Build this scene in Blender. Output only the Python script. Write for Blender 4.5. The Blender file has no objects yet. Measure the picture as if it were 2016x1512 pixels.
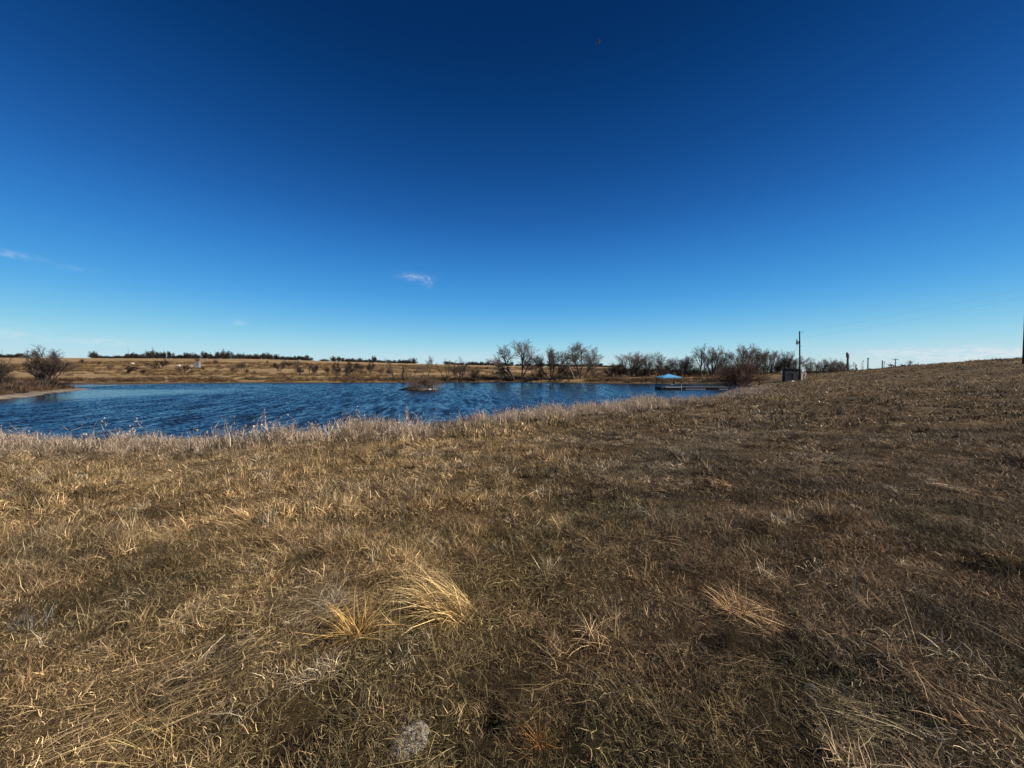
import bpy, math, random
import numpy as np

# ------------------------------------------------------------------ camera, world, sun, exposure
scene = bpy.context.scene
COL = scene.collection
F = 757.0                 # focal length in pixels of the 2016 px wide photograph
S = 1.2                   # metres per layout unit
CAM_Z = 2.6 * S
cam_d = bpy.data.cameras.new('camera')
cam = bpy.data.objects.new('camera', cam_d)
COL.objects.link(cam)
cam_d.sensor_width = 36.0
cam_d.lens = 36.0 * F / 2016.0
cam_d.clip_start = 0.05
cam_d.clip_end = 9000.0
cam.location = (0, 0, CAM_Z)
cam.rotation_euler = (math.radians(90 - 1.8), 0, 0)
scene.camera = cam

SUN_AZ, SUN_EL = math.radians(110), math.radians(37)     # azimuth clockwise from +Y
sun_d = bpy.data.lights.new('sun', 'SUN')
sun_d.energy = 5.0
sun_d.angle = math.radians(0.53)
sun_d.color = (1.0, 0.93, 0.82)
sun = bpy.data.objects.new('sun', sun_d)
COL.objects.link(sun)
sun.rotation_euler = (math.pi / 2 - SUN_EL, 0, math.pi - SUN_AZ)

scene.view_settings.view_transform = 'Standard'
scene.view_settings.look = 'None'
scene.view_settings.exposure = 0.0
scene.view_settings.gamma = 1.0
scene.view_settings.use_curve_mapping = False

world = bpy.data.worlds.new('World')
scene.world = world
world.use_nodes = True
wn, wl = world.node_tree.nodes, world.node_tree.links
wn.clear()


def math_node(nodes, links, op, a, b=None, c=None):
    n = nodes.new('ShaderNodeMath')
    n.operation = op
    for i, v in enumerate((a, b, c)):
        if v is None:
            continue
        if isinstance(v, (int, float)):
            n.inputs[i].default_value = v
        else:
            links.new(v, n.inputs[i])
    return n.outputs[0]


def build_world():
    def M(op, a, b=None, c=None):
        return math_node(wn, wl, op, a, b, c)
    out = wn.new('ShaderNodeOutputWorld')
    bg = wn.new('ShaderNodeBackground')
    bg.inputs['Strength'].default_value = 0.10
    sky = wn.new('ShaderNodeTexSky')
    sky.sky_type = 'NISHITA'
    sky.sun_disc = False
    sky.sun_elevation = SUN_EL
    sky.sun_rotation = SUN_AZ
    sky.altitude = 300
    sky.air_density = 1.0
    sky.dust_density = 0.0
    sky.ozone_density = 3.0
    # the camera's deep, contrasty blue: one tone curve over the whole sky
    # added sky copy read at one bearing: mostly the same value at each height
    tcs = wn.new('ShaderNodeTexCoord')
    seps = wn.new('ShaderNodeSeparateXYZ')
    wl.new(tcs.outputs['Generated'], seps.inputs[0])
    even = wn.new('ShaderNodeCombineXYZ')
    even.inputs[0].default_value = 0.0
    wl.new(M('SQRT', M('MAXIMUM', M('SUBTRACT', 1.0, M('MULTIPLY', seps.outputs[2], seps.outputs[2])), 0.0)), even.inputs[1])
    wl.new(seps.outputs[2], even.inputs[2])
    sky2 = wn.new('ShaderNodeTexSky')
    sky2.sky_type = 'NISHITA'
    sky2.sun_disc = False
    sky2.sun_elevation, sky2.sun_rotation, sky2.altitude = SUN_EL, SUN_AZ, 300
    sky2.air_density, sky2.dust_density, sky2.ozone_density = 1.0, 0.0, 3.0
    wl.new(even.outputs[0], sky2.inputs['Vector'])
    avg = wn.new('ShaderNodeMix')
    avg.data_type = 'RGBA'
    avg.inputs['Factor'].default_value = 0.86
    wl.new(sky.outputs[0], avg.inputs['A'])
    wl.new(sky2.outputs[0], avg.inputs['B'])
    sepc = wn.new('ShaderNodeSeparateColor')
    wl.new(avg.outputs['Result'], sepc.inputs[0])
    comc = wn.new('ShaderNodeCombineColor')
    curves = [
        [(0, 0), (.5, .0006), (.71, .0017), (.81, .0034), (1.11, .0130), (1.48, .030), (1.86, .050), (2.35, .080), (3.0, .140), (4.0, .245), (4.9, .34), (6.2, .44), (8, .52), (16, .6)],
        [(0, 0), (.9, .014), (1.26, .0280), (1.45, .046), (1.95, .104), (2.5, .185), (3.1, .270), (3.75, .352), (4.6, .46), (5.6, .58), (6.5, .67), (8, .73), (16, .8)],
        [(0, 0), (1.8, .062), (2.47, .128), (2.77, .190), (3.54, .365), (4.25, .530), (4.95, .655), (5.6, .740), (6.3, .80), (8, .84), (16, .88)]]
    for i, pts in enumerate(curves):
        x = M('SQRT', M('DIVIDE', sepc.outputs[i], 16.0))
        fc = wn.new('ShaderNodeFloatCurve')
        cm = fc.mapping
        cv = cm.curves[0]
        cv.points[0].location = (0, 0)
        cv.points[1].location = (1, pts[-1][1])
        for q, v in pts[1:-1]:
            cv.points.new(math.sqrt(q / 16.0), v)
        cm.update()
        wl.new(x, fc.inputs['Value'])
        wl.new(M('MULTIPLY', fc.outputs[0], 10.0), comc.inputs[i])
    # thin cirrus
    tc = wn.new('ShaderNodeTexCoord')
    sep = wn.new('ShaderNodeSeparateXYZ')
    wl.new(tc.outputs['Generated'], sep.inputs[0])
    az = M('ARCTAN2', sep.outputs[0], sep.outputs[1])
    el = M('ARCSINE', sep.outputs[2])
    comb = wn.new('ShaderNodeCombineXYZ')
    wl.new(M('MULTIPLY', az, 9.0), comb.inputs[0])
    wl.new(M('MULTIPLY', el, 60.0), comb.inputs[1])
    nz = wn.new('ShaderNodeTexNoise')
    nz.inputs['Scale'].default_value = 1.6
    nz.inputs['Detail'].default_value = 6
    nz.inputs['Roughness'].default_value = 0.62
    nz.inputs['Distortion'].default_value = 0.8
    wl.new(comb.outputs[0], nz.inputs['Vector'])
    comb2 = wn.new('ShaderNodeCombineXYZ')
    wl.new(M('MULTIPLY', az, 40.0), comb2.inputs[0])
    wl.new(M('MULTIPLY', el, 110.0), comb2.inputs[1])
    nz2 = wn.new('ShaderNodeTexNoise')
    nz2.inputs['Scale'].default_value = 1.0
    nz2.inputs['Detail'].default_value = 5
    nz2.inputs['Distortion'].default_value = 1.5
    wl.new(comb2.outputs[0], nz2.inputs['Vector'])
    wob = M('MULTIPLY', M('SUBTRACT', nz.outputs[0], 0.5), 1.1)
    total = None
    wisps = [(818, 547, 26, 6, .75), (843, 555, 9, 8, .6), (25, 502, 60, 6, .5), (150, 529, 45, 5, .2),
             (20, 655, 75, 12, .5), (225, 674, 60, 6, .8), (70, 668, 90, 4, .4), (470, 636, 16, 5, .45),
             (930, 703, 260, 12, .45), (1760, 694, 70, 7, .7), (1870, 702, 230, 18, 1.1),
             (2080, 700, 260, 22, .9), (-160, 660, 120, 14, .5)]
    for px, py, wx, wy, op in wisps:
        t = (px - 1008) / F
        a0 = math.atan(t)
        e0 = math.atan((732 - py) / F / math.sqrt(1 + t * t))
        sa = wx / F / (1 + t * t)
        se = wy / F / math.sqrt(1 + t * t)
        u = M('DIVIDE', M('SUBTRACT', az, a0), sa)
        v = M('ADD', M('DIVIDE', M('SUBTRACT', el, e0), se), wob)
        r2 = M('ADD', M('MULTIPLY', u, u), M('MULTIPLY', v, v))
        m = M('MULTIPLY', M('EXPONENT', M('MULTIPLY', r2, -1.0)), op * .7)
        total = m if total is None else M('ADD', total, m)
    # faint veil low round the whole horizon
    band = M('MULTIPLY', M('EXPONENT', M('MULTIPLY', M('ABSOLUTE', el), -26.0)), 0.36)
    tex = M('MAXIMUM', M('MULTIPLY', M('SUBTRACT', nz2.outputs[0], 0.33), 2.2), 0.04)
    fac = M('MINIMUM', M('ADD', M('MULTIPLY', total, tex), band), 0.8)
    mix = wn.new('ShaderNodeMix')
    mix.data_type = 'RGBA'
    wl.new(fac, mix.inputs['Factor'])
    wl.new(comc.outputs[0], mix.inputs['A'])
    mix.inputs['B'].default_value = (7.4, 8.0, 8.6, 1)
    wl.new(mix.outputs['Result'], bg.inputs['Color'])
    wl.new(bg.outputs[0], out.inputs['Surface'])


build_world()

# ------------------------------------------------------------------ helpers
random.seed(7)
RNG = np.random.default_rng(11)


def link(o, parent=None):
    COL.objects.link(o)
    if parent is not None:
        o.parent = parent
    return o


def tag(o, label=None, cat=None, group=None, kind=None):
    if label:
        o['label'] = label
    if cat:
        o['category'] = cat
    if group:
        o['group'] = group
    if kind:
        o['kind'] = kind
    return o


def empty(name, loc, label, cat, group=None, rz=0.0):
    o = bpy.data.objects.new(name, None)
    o.empty_display_size = 0.2
    link(o)
    o.location = loc
    o.rotation_euler = (0, 0, rz)
    return tag(o, label, cat, group)


def mesh_np(name, verts, quads=None, tris=None, mats=(), smooth=True):
    me = bpy.data.meshes.new(name)
    verts = np.asarray(verts, dtype=np.float32)
    nq = 0 if quads is None else len(quads)
    nt = 0 if tris is None else len(tris)
    me.vertices.add(len(verts))
    me.vertices.foreach_set('co', verts.ravel())
    me.loops.add(nq * 4 + nt * 3)
    me.polygons.add(nq + nt)
    idx = []
    if nq:
        idx.append(np.asarray(quads, dtype=np.int32).ravel())
    if nt:
        idx.append(np.asarray(tris, dtype=np.int32).ravel())
    me.loops.foreach_set('vertex_index', np.concatenate(idx))
    st = np.concatenate([np.arange(nq) * 4, nq * 4 + np.arange(nt) * 3]).astype(np.int32)
    me.polygons.foreach_set('loop_start', st)
    me.polygons.foreach_set('use_smooth', np.full(nq + nt, smooth, dtype=bool))
    for m in mats:
        me.materials.append(m)
    me.update(calc_edges=True)
    return me


class MB:
    """collects boxes, tubes, prisms and builds one mesh object"""
    def __init__(self):
        self.v, self.f = [], []

    def add(self, vs, fs):
        o = len(self.v)
        self.v += [tuple(p) for p in vs]
        self.f += [tuple(i + o for i in f) for f in fs]
        return self

    def box(self, x0, x1, y0, y1, z0, z1):
        vs = [(x, y, z) for z in (z0, z1) for y in (y0, y1) for x in (x0, x1)]
        return self.add(vs, [(0, 2, 3, 1), (4, 5, 7, 6), (0, 1, 5, 4), (2, 6, 7, 3), (0, 4, 6, 2), (1, 3, 7, 5)])

    def tube(self, pts, rads, n=8, cap=True):
        if isinstance(rads, (int, float)):
            rads = [rads] * len(pts)
        P = [np.array(p, float) for p in pts]
        vs, fs = [], []
        for i, p in enumerate(P):
            d = P[min(i + 1, len(P) - 1)] - P[max(i - 1, 0)]
            d = d / (np.linalg.norm(d) + 1e-9)
            a = np.cross(d, (0, 0, 1) if abs(d[2]) < .9 else (1, 0, 0))
            a /= np.linalg.norm(a)
            b = np.cross(d, a)
            for k in range(n):
                t = 2 * math.pi * k / n
                vs.append(p + rads[i] * (a * math.cos(t) + b * math.sin(t)))
        for i in range(len(P) - 1):
            for k in range(n):
                k2 = (k + 1) % n
                fs.append((i * n + k, i * n + k2, (i + 1) * n + k2, (i + 1) * n + k))
        if cap:
            fs.append(tuple(reversed(range(n))))
            fs.append(tuple((len(P) - 1) * n + k for k in range(n)))
        return self.add(vs, fs)

    def build(self, name, mat, parent=None, loc=None, smooth=False, rz=None, bevel=0.0):
        me = bpy.data.meshes.new(name)
        me.from_pydata(self.v, [], self.f)
        me.materials.append(mat)
        if smooth:
            me.polygons.foreach_set('use_smooth', [True] * len(me.polygons))
        me.update()
        o = bpy.data.objects.new(name, me)
        link(o, parent)
        if loc is not None:
            o.location = loc
        if rz is not None:
            o.rotation_euler = (0, 0, rz)
        if bevel:
            b = o.modifiers.new('bevel', 'BEVEL')
            b.width = bevel
            b.segments = 1
        return o


def smooth01(t):
    t = np.clip(t, 0, 1)
    return t * t * (3 - 2 * t)


def vnoise(x, y, seed=0):
    xi, yi = np.floor(x), np.floor(y)
    fx, fy = x - xi, y - yi
    fx, fy = fx * fx * (3 - 2 * fx), fy * fy * (3 - 2 * fy)

    def h(a, b):
        s = np.sin(a * 127.1 + b * 311.7 + seed * 74.7) * 43758.5453
        return s - np.floor(s)
    return (h(xi, yi) * (1 - fx) + h(xi + 1, yi) * fx) * (1 - fy) + (h(xi, yi + 1) * (1 - fx) + h(xi + 1, yi + 1) * fx) * fy


def fbm(x, y, seed=0, o=4):
    s, a, t = 0, 1, 0
    for i in range(o):
        s = s + a * vnoise(x * 2 ** i, y * 2 ** i, seed + i)
        t += a
        a *= .5
    return s / t


# ------------------------------------------------------------------ terrain shape (layout units, water at 0)
LAKE = np.array([(-75, 17.5), (-45, 14.6), (-30, 13.7), (-18, 13.2), (-12, 13.1), (-8, 13.8), (-5.5, 15.8), (-3, 18.0), (0, 20.0),
                 (5.5, 24.3), (12.9, 31), (20, 38), (27.5, 48.5), (33, 56), (38, 62), (45, 71), (46.5, 79), (40, 82),
                 (21, 86.5), (8, 93), (-1, 97.5), (-25, 94), (-48, 90), (-70, 88), (-92, 86), (-112, 83), (-116, 75), (-96, 69),
                 (-77, 63), (-64, 58.5), (-58, 50), (-54.5, 45), (-49, 37.5), (-58, 31), (-75, 27)], float)
HOLES = [(-0.14, 1.96, .085, .05), (-1.06, 1.85, .11, .045), (1.45, 1.9, .09, .04), (1.32, 2.55, .12, .05)]


def lake_sd(x, y):
    d2 = np.full(x.shape, 1e12)
    inside = np.zeros(x.shape, bool)
    n = len(LAKE)
    for i in range(n):
        ax, ay = LAKE[i]
        bx, by = LAKE[(i + 1) % n]
        ex, ey = bx - ax, by - ay
        t = np.clip(((x - ax) * ex + (y - ay) * ey) / (ex * ex + ey * ey), 0, 1)
        d2 = np.minimum(d2, (x - ax - t * ex) ** 2 + (y - ay - t * ey) ** 2)
        c = ((ay > y) != (by > y)) & (x < (bx - ax) * (y - ay) / (by - ay + 1e-12) + ax)
        inside ^= c
    d = np.sqrt(d2)
    return np.where(inside, -d, d)


def terrain_u(x, y):
    d = lake_sd(x, y) + (fbm(x * .35, y * .35, 3) - .5) * 1.6 + (fbm(x * 1.5, y * 1.5, 5, 2) - .5) * .5
    out = np.maximum(d, 0)
    z = .30 * (1 - np.exp(-out / 1.1)) + .054 * np.minimum(out, 17.5)
    # the peninsula stays low
    pen = smooth01((-52 - x) / 6) * smooth01((y - 28) / 8) * smooth01((88 - y) / 6)
    z = z * (1 - .35 * pen)
    # right-hand rise, falling again behind its crest
    rise = 3.8 * smooth01((x - 44) / 46) * (1 - .62 * smooth01((y - 62) / 34))
    rise += .35 * smooth01((x - 6) / 30) * smooth01((45 - y) / 30)
    z = z + rise
    # long far hillside
    xs = [-900, -533, -268, -131, -60, -4, 91, 150, 210, 900]
    zs = [17, 17.0, 15.6, 11.6, 9.6, 8.4, 6.9, 3.2, 1.0, 1.0]
    k = 400.0 / np.clip(y, 150, 400)
    prof = np.clip((y - 93) / 307, 0, 1)
    ridge = np.interp(x * (0.45 + .55 * k), xs, zs)
    hill = ridge * (prof * .92 + .08 * smooth01(prof)) + (fbm(x * .03, y * .03, 9) - .5) * 1.2 * smooth01((y - 105) / 80) * smooth01((380 - y) / 60)
    far = smooth01((y - 90) / 8)
    z = np.where(y > 80, z * (1 - .55 * smooth01((y - 95) / 30)) + hill * far, z)
    z = np.where(y > 420, z - (y - 420) * .004, z)
    # bumps
    near = 1 - smooth01((np.hypot(x, y) - 40) / 60)
    z = z + near * smooth01(out / 3) * ((fbm(x * .8, y * .8, 21) - .5) * .20 + (fbm(x * 3.2, y * 3.2, 25, 3) - .5) * .085)
    wet = np.maximum(-d, 0)
    z = np.where(d < 0, -np.minimum(.16 * wet, 1.8), z)
    return z, d


def terrain(x, y):
    x = np.asarray(x, float)
    y = np.asarray(y, float)
    z, d = terrain_u(x / S, y / S)
    z = z * S
    for hx, hy, r, dep in HOLES:
        z = z - dep * np.exp(-(((x - hx) ** 2 + (y - hy) ** 2) / (r * r)) ** 2)
    return z, d * S


Z0 = float(terrain(np.array([0.0]), np.array([0.0]))[0][0])
print('ground under camera', Z0, 'eye height', CAM_Z - Z0)


def ground_z(x, y):
    return float(terrain(np.array([float(x)]), np.array([float(y)]))[0][0])


def at(px, D, dz=0.0):
    """bearing (px) and depth (layout units) to a point on the ground"""
    y = D * S
    x = (px - 1008) / F * y
    return (x, y, ground_z(x, y) + dz)


# ------------------------------------------------------------------ materials
def new_mat(name):
    m = bpy.data.materials.new(name)
    m.use_nodes = True
    m.node_tree.nodes.clear()
    return m, m.node_tree.nodes, m.node_tree.links


def simple_mat(name, col, rough=.7, metal=0.0, var=.25, scale=6.0, bump=0.0, spec=.3, col2=None):
    m, n, l = new_mat(name)
    out = n.new('ShaderNodeOutputMaterial')
    p = n.new('ShaderNodeBsdfPrincipled')
    p.inputs['Roughness'].default_value = rough
    p.inputs['Metallic'].default_value = metal
    p.inputs['Specular IOR Level'].default_value = spec
    tc = n.new('ShaderNodeTexCoord')
    nz = n.new('ShaderNodeTexNoise')
    nz.inputs['Scale'].default_value = scale
    nz.inputs['Detail'].default_value = 5
    l.new(tc.outputs['Object'], nz.inputs['Vector'])
    r = n.new('ShaderNodeValToRGB')
    a = col if col2 is None else col2
    r.color_ramp.elements[0].position = .3
    r.color_ramp.elements[1].position = .7
    r.color_ramp.elements[0].color = tuple(c * (1 - var) for c in a) + (1,)
    r.color_ramp.elements[1].color = tuple(min(1, c * (1 + var)) for c in col) + (1,)
    l.new(nz.outputs[0], r.inputs[0])
    l.new(r.outputs[0], p.inputs['Base Color'])
    if bump:
        b = n.new('ShaderNodeBump')
        b.inputs['Strength'].default_value = bump
        b.inputs['Distance'].default_value = .02
        l.new(nz.outputs[0], b.inputs['Height'])
        l.new(b.outputs[0], p.inputs['Normal'])
    l.new(p.outputs[0], out.inputs[0])
    return m


def blade_mat(name, use_tint=True, base=(.4, .28, .14), trans=.12):
    """dry blades: tint comes from where the clump grows, variation from blade to blade"""
    m, n, l = new_mat(name)
    out = n.new('ShaderNodeOutputMaterial')
    rnd = n.new('ShaderNodeAttribute')
    rnd.attribute_name = 'rnd'
    if use_tint:
        t = n.new('ShaderNodeAttribute')
        t.attribute_type = 'INSTANCER'
        t.attribute_name = 'tint'
        tint = t.outputs['Color']
    else:
        t = n.new('ShaderNodeRGB')
        t.outputs[0].default_value = base + (1,)
        tint = t.outputs[0]
    ramp = n.new('ShaderNodeValToRGB')
    cr = ramp.color_ramp
    cr.elements[0].position = 0
    cr.elements[0].color = (.16, .14, .12, 1)
    cr.elements[1].position = 1
    cr.elements[1].color = (2.7, 2.7, 2.65, 1)
    for q, c in ((.30, (.34, .31, .27)), (.62, (.80, .77, .73)), (.86, (1.6, 1.57, 1.52))):
        e = cr.elements.new(q)
        e.color = c + (1,)
    l.new(rnd.outputs['Fac'], ramp.inputs[0])
    mx = n.new('ShaderNodeMix')
    mx.data_type = 'RGBA'
    mx.blend_type = 'MULTIPLY'
    mx.inputs['Factor'].default_value = 1
    l.new(tint, mx.inputs['A'])
    l.new(ramp.outputs[0], mx.inputs['B'])
    p = n.new('ShaderNodeBsdfPrincipled')
    p.inputs['Roughness'].default_value = .62
    p.inputs['Specular IOR Level'].default_value = .25
    l.new(mx.outputs['Result'], p.inputs['Base Color'])
    tr = n.new('ShaderNodeBsdfTranslucent')
    l.new(mx.outputs['Result'], tr.inputs['Color'])
    ms = n.new('ShaderNodeMixShader')
    ms.inputs[0].default_value = trans
    l.new(p.outputs[0], ms.inputs[1])
    l.new(tr.outputs[0], ms.inputs[2])
    l.new(ms.outputs[0], out.inputs[0])
    return m


def ground_mat():
    m, n, l = new_mat('ground_soil_and_thatch')
    out = n.new('ShaderNodeOutputMaterial')
    p = n.new('ShaderNodeBsdfPrincipled')
    p.inputs['Roughness'].default_value = .95
    p.inputs['Specular IOR Level'].default_value = .1
    geo = n.new('ShaderNodeNewGeometry')
    zone = n.new('ShaderNodeAttribute')
    zone.attribute_name = 'zone'      # ground cover colour, with shadow between clumps darkened in
    far = n.new('ShaderNodeAttribute')
    far.attribute_name = 'far'

    def noise(scale, det=6, rough=.6, stretch=None, dist=0):
        nz = n.new('ShaderNodeTexNoise')
        nz.inputs['Scale'].default_value = scale
        nz.inputs['Detail'].default_value = det
        nz.inputs['Roughness'].default_value = rough
        nz.inputs['Distortion'].default_value = dist
        if stretch:
            mp = n.new('ShaderNodeMapping')
            mp.inputs['Scale'].default_value = stretch
            l.new(geo.outputs['Position'], mp.inputs[0])
            l.new(mp.outputs[0], nz.inputs['Vector'])
        else:
            l.new(geo.outputs['Position'], nz.inputs['Vector'])
        return nz.outputs[0]

    def ramp(fac, stops):
        r = n.new('ShaderNodeValToRGB')
        r.color_ramp.elements[0].position, r.color_ramp.elements[0].color = stops[0][0], stops[0][1] + (1,)
        r.color_ramp.elements[1].position, r.color_ramp.elements[1].color = stops[-1][0], stops[-1][1] + (1,)
        for q, c in stops[1:-1]:
            e = r.color_ramp.elements.new(q)
            e.color = c + (1,)
        l.new(fac, r.inputs[0])
        return r.outputs[0]

    def mul(a, b):
        x = n.new('ShaderNodeMix')
        x.data_type = 'RGBA'
        x.blend_type = 'MULTIPLY'
        x.inputs['Factor'].default_value = 1
        l.new(a, x.inputs['A'])
        l.new(b, x.inputs['B'])
        return x.outputs['Result']
    fine = noise(38, 6, .7)
    mid = noise(2.4, 6, .65)
    c_near = mul(zone.outputs['Color'], ramp(fine, [(.3, (.45, .42, .40)), (.5, (.85, .83, .8)), (.72, (1.5, 1.45, 1.35))]))
    c_near = mul(c_near, ramp(mid, [(.3, (.7, .7, .68)), (.7, (1.2, 1.18, 1.12))]))
    mid2 = noise(7.5, 5, .7)
    c_near = mul(c_near, ramp(mid2, [(.34, (.5, .48, .46)), (.5, (.9, .9, .88)), (.68, (1.45, 1.42, 1.36))]))
    farfine = noise(.55, 8, .72)
    streak = noise(.05, 6, .7, (0.35, 1.6, 1), .6)
    c_far = mul(zone.outputs['Color'], ramp(farfine, [(.3, (.52, .48, .44)), (.5, (.95, .95, .95)), (.68, (1.35, 1.34, 1.3))]))
    c_far = mul(c_far, ramp(streak, [(.32, (.52, .46, .42)), (.45, (.9, .88, .85)), (.7, (1.2, 1.2, 1.18))]))
    mix = n.new('ShaderNodeMix')
    mix.data_type = 'RGBA'
    l.new(far.outputs['Fac'], mix.inputs['Factor'])
    l.new(c_near, mix.inputs['A'])
    l.new(c_far, mix.inputs['B'])
    l.new(mix.outputs['Result'], p.inputs['Base Color'])
    b = n.new('ShaderNodeBump')
    b.inputs['Strength'].default_value = .9
    b.inputs['Distance'].default_value = .03
    l.new(fine, b.inputs['Height'])
    b2 = n.new('ShaderNodeBump')
    b2.inputs['Strength'].default_value = .7
    b2.inputs['Distance'].default_value = .5
    hm = n.new('ShaderNodeMath')
    hm.operation = 'MULTIPLY'
    l.new(farfine, hm.inputs[0])
    l.new(far.outputs['Fac'], hm.inputs[1])
    l.new(hm.outputs[0], b2.inputs['Height'])
    l.new(b.outputs[0], b2.inputs['Normal'])
    l.new(b2.outputs[0], p.inputs['Normal'])
    l.new(p.outputs[0], out.inputs[0])
    return m


def water_mat():
    m, n, l = new_mat('rippled_pond_water')
    out = n.new('ShaderNodeOutputMaterial')
    p = n.new('ShaderNodeBsdfPrincipled')
    p.inputs['Base Color'].default_value = (.010, .016, .022, 1)
    p.inputs['Roughness'].default_value = .12
    p.inputs['IOR'].default_value = 1.26
    geo = n.new('ShaderNodeNewGeometry')
    mp = n.new('ShaderNodeMapping')
    mp.inputs['Rotation'].default_value = (0, 0, math.radians(-14))
    mp.inputs['Scale'].default_value = (.75, 1.5, 1)
    l.new(geo.outputs['Position'], mp.inputs[0])
    n1 = n.new('ShaderNodeTexNoise')
    n1.inputs['Scale'].default_value = 5.5
    n1.inputs['Detail'].default_value = 3
    n1.inputs['Roughness'].default_value = .55
    l.new(mp.outputs[0], n1.inputs['Vector'])
    # gusts: calmer and rougher patches of water
    n2 = n.new('ShaderNodeTexNoise')
    n2.inputs['Scale'].default_value = .045
    n2.inputs['Detail'].default_value = 3
    l.new(geo.outputs['Position'], n2.inputs['Vector'])
    gr = n.new('ShaderNodeMapRange')
    gr.inputs['From Min'].default_value = .35
    gr.inputs['From Max'].default_value = .65
    gr.inputs['To Min'].default_value = .35
    gr.inputs['To Max'].default_value = .8
    l.new(n2.outputs[0], gr.inputs['Value'])
    b = n.new('ShaderNodeBump')
    b.inputs['Distance'].default_value = .02
    l.new(gr.outputs[0], b.inputs['Strength'])
    l.new(n1.outputs[0], b.inputs['Height'])
    l.new(b.outputs[0], p.inputs['Normal'])
    l.new(p.outputs[0], out.inputs[0])
    return m


MAT = {
    'ground': ground_mat(),
    'water': water_mat(),
    'blade': blade_mat('dry_grass_blades'),
    'weed': blade_mat('dry_weed_stems', trans=.12),
    'bark': simple_mat('dark_bark', (.080, .063, .052), .95, 0, .35, 3, .3, .1),
    'bark_pale': simple_mat('pale_bark', (.34, .29, .23), .95, 0, .3, 3, .3, .1),
    'twig': simple_mat('brown_twigs', (.135, .102, .080), .95, 0, .25, .6, 0, .1),
    'twig_grey': simple_mat('grey_brown_twigs', (.205, .160, .128), .95, 0, .25, .6, 0, .1),
    'twig_red': simple_mat('reddish_twigs', (.145, .088, .064), .95, 0, .3, .6, 0, .1),
    'twig_tan': simple_mat('tan_twigs', (.22, .145, .095), .95, 0, .3, .6, 0, .1),
    'twig_dark': simple_mat('dark_twigs', (.060, .047, .040), .95, 0, .3, .3, 0, .1),
    'pole': simple_mat('creosote_pole_wood', (.045, .036, .03), .9, 0, .3, 4, .2, .15),
    'grey_metal': simple_mat('weathered_grey_metal', (.32, .33, .34), .5, .6, .2, 3, 0, .4),
    'dark_metal': simple_mat('dark_steel', (.055, .055, .06), .55, .4, .25, 4, 0, .4),
    'galv': simple_mat('galvanised_sheet', (.42, .43, .44), .42, .55, .15, 2, 0, .5),
    'white': simple_mat('white_paint', (.78, .77, .74), .6, 0, .08, 3, 0, .4),
    'blue': simple_mat('blue_canopy_fabric', (.11, .37, .60), .75, 0, .12, 3, 0, .2),
    'deck': simple_mat('weathered_deck_boards', (.15, .135, .125), .85, 0, .25, 5, .2, .2),
    'float_dark': simple_mat('black_floats', (.018, .018, .02), .6, 0, .3, 5, 0, .3),
    'float_pale': simple_mat('grey_float_block', (.21, .20, .23), .7, 0, .15, 3, 0, .3),
    'shed': simple_mat('weathered_shed_boards', (.072, .067, .068), .92, 0, .3, 5, .3, .1),
    'shed_roof': simple_mat('rusty_dark_roofing', (.05, .042, .04), .8, .2, .35, 3, .2, .2),
    'black': simple_mat('dark_opening', (.012, .011, .010), .95, 0, .2, 3, 0, .05),
    'pale_wood': simple_mat('bleached_wood', (.62, .52, .43), .9, 0, .2, 4, .2, .15),
    'stack': simple_mat('stained_stack_steel', (.11, .10, .105), .6, .3, .3, .8, 0, .3),
    'wire': simple_mat('wire_metal', (.08, .09, .10), .5, .5, .1, 1, 0, .3),
    'soil': simple_mat('dark_island_soil', (.14, .105, .07), .95, 0, .4, 5, .6, .1),
    'stone': simple_mat('chalky_white_stone', (.58, .53, .45), .95, 0, .35, 38, 1.0, .1, (.13, .10, .07)),
    'mud_grey': simple_mat('grey_stone', (.10, .092, .088), .95, 0, .4, 30, .6, .1),
    'mud': simple_mat('dark_mud', (.03, .023, .018), .95, 0, .3, 30, .6, .1),
    'insect': simple_mat('insect_brown', (.06, .045, .04), .6, 0, .2, 60, 0, .3),
    'wing': simple_mat('pale_insect_wing', (.42, .45, .52), .5, 0, .2, 60, 0, .3),
    'glass': simple_mat('dull_window_glass', (.03, .035, .04), .15, 0, .1, 3, 0, .5),
}

# colours of the dry cover
GOLD = np.array((.55, .385, .190))
BROWN = np.array((.30, .205, .112))
OLIVE = np.array((.120, .105, .040))
PALE = np.array((.58, .46, .30))
GREY = np.array((.34, .27, .21))
RUST = np.array((.29, .175, .085))
TAN = np.array((.40, .265, .130))


def goldness(x, y):
    n = fbm(x * .35 + 7, y * .35, 40) - .5
    return smooth01((1.3 - (x + 1.0 - .20 * y) + n * 3.5) / 3.0)


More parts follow.
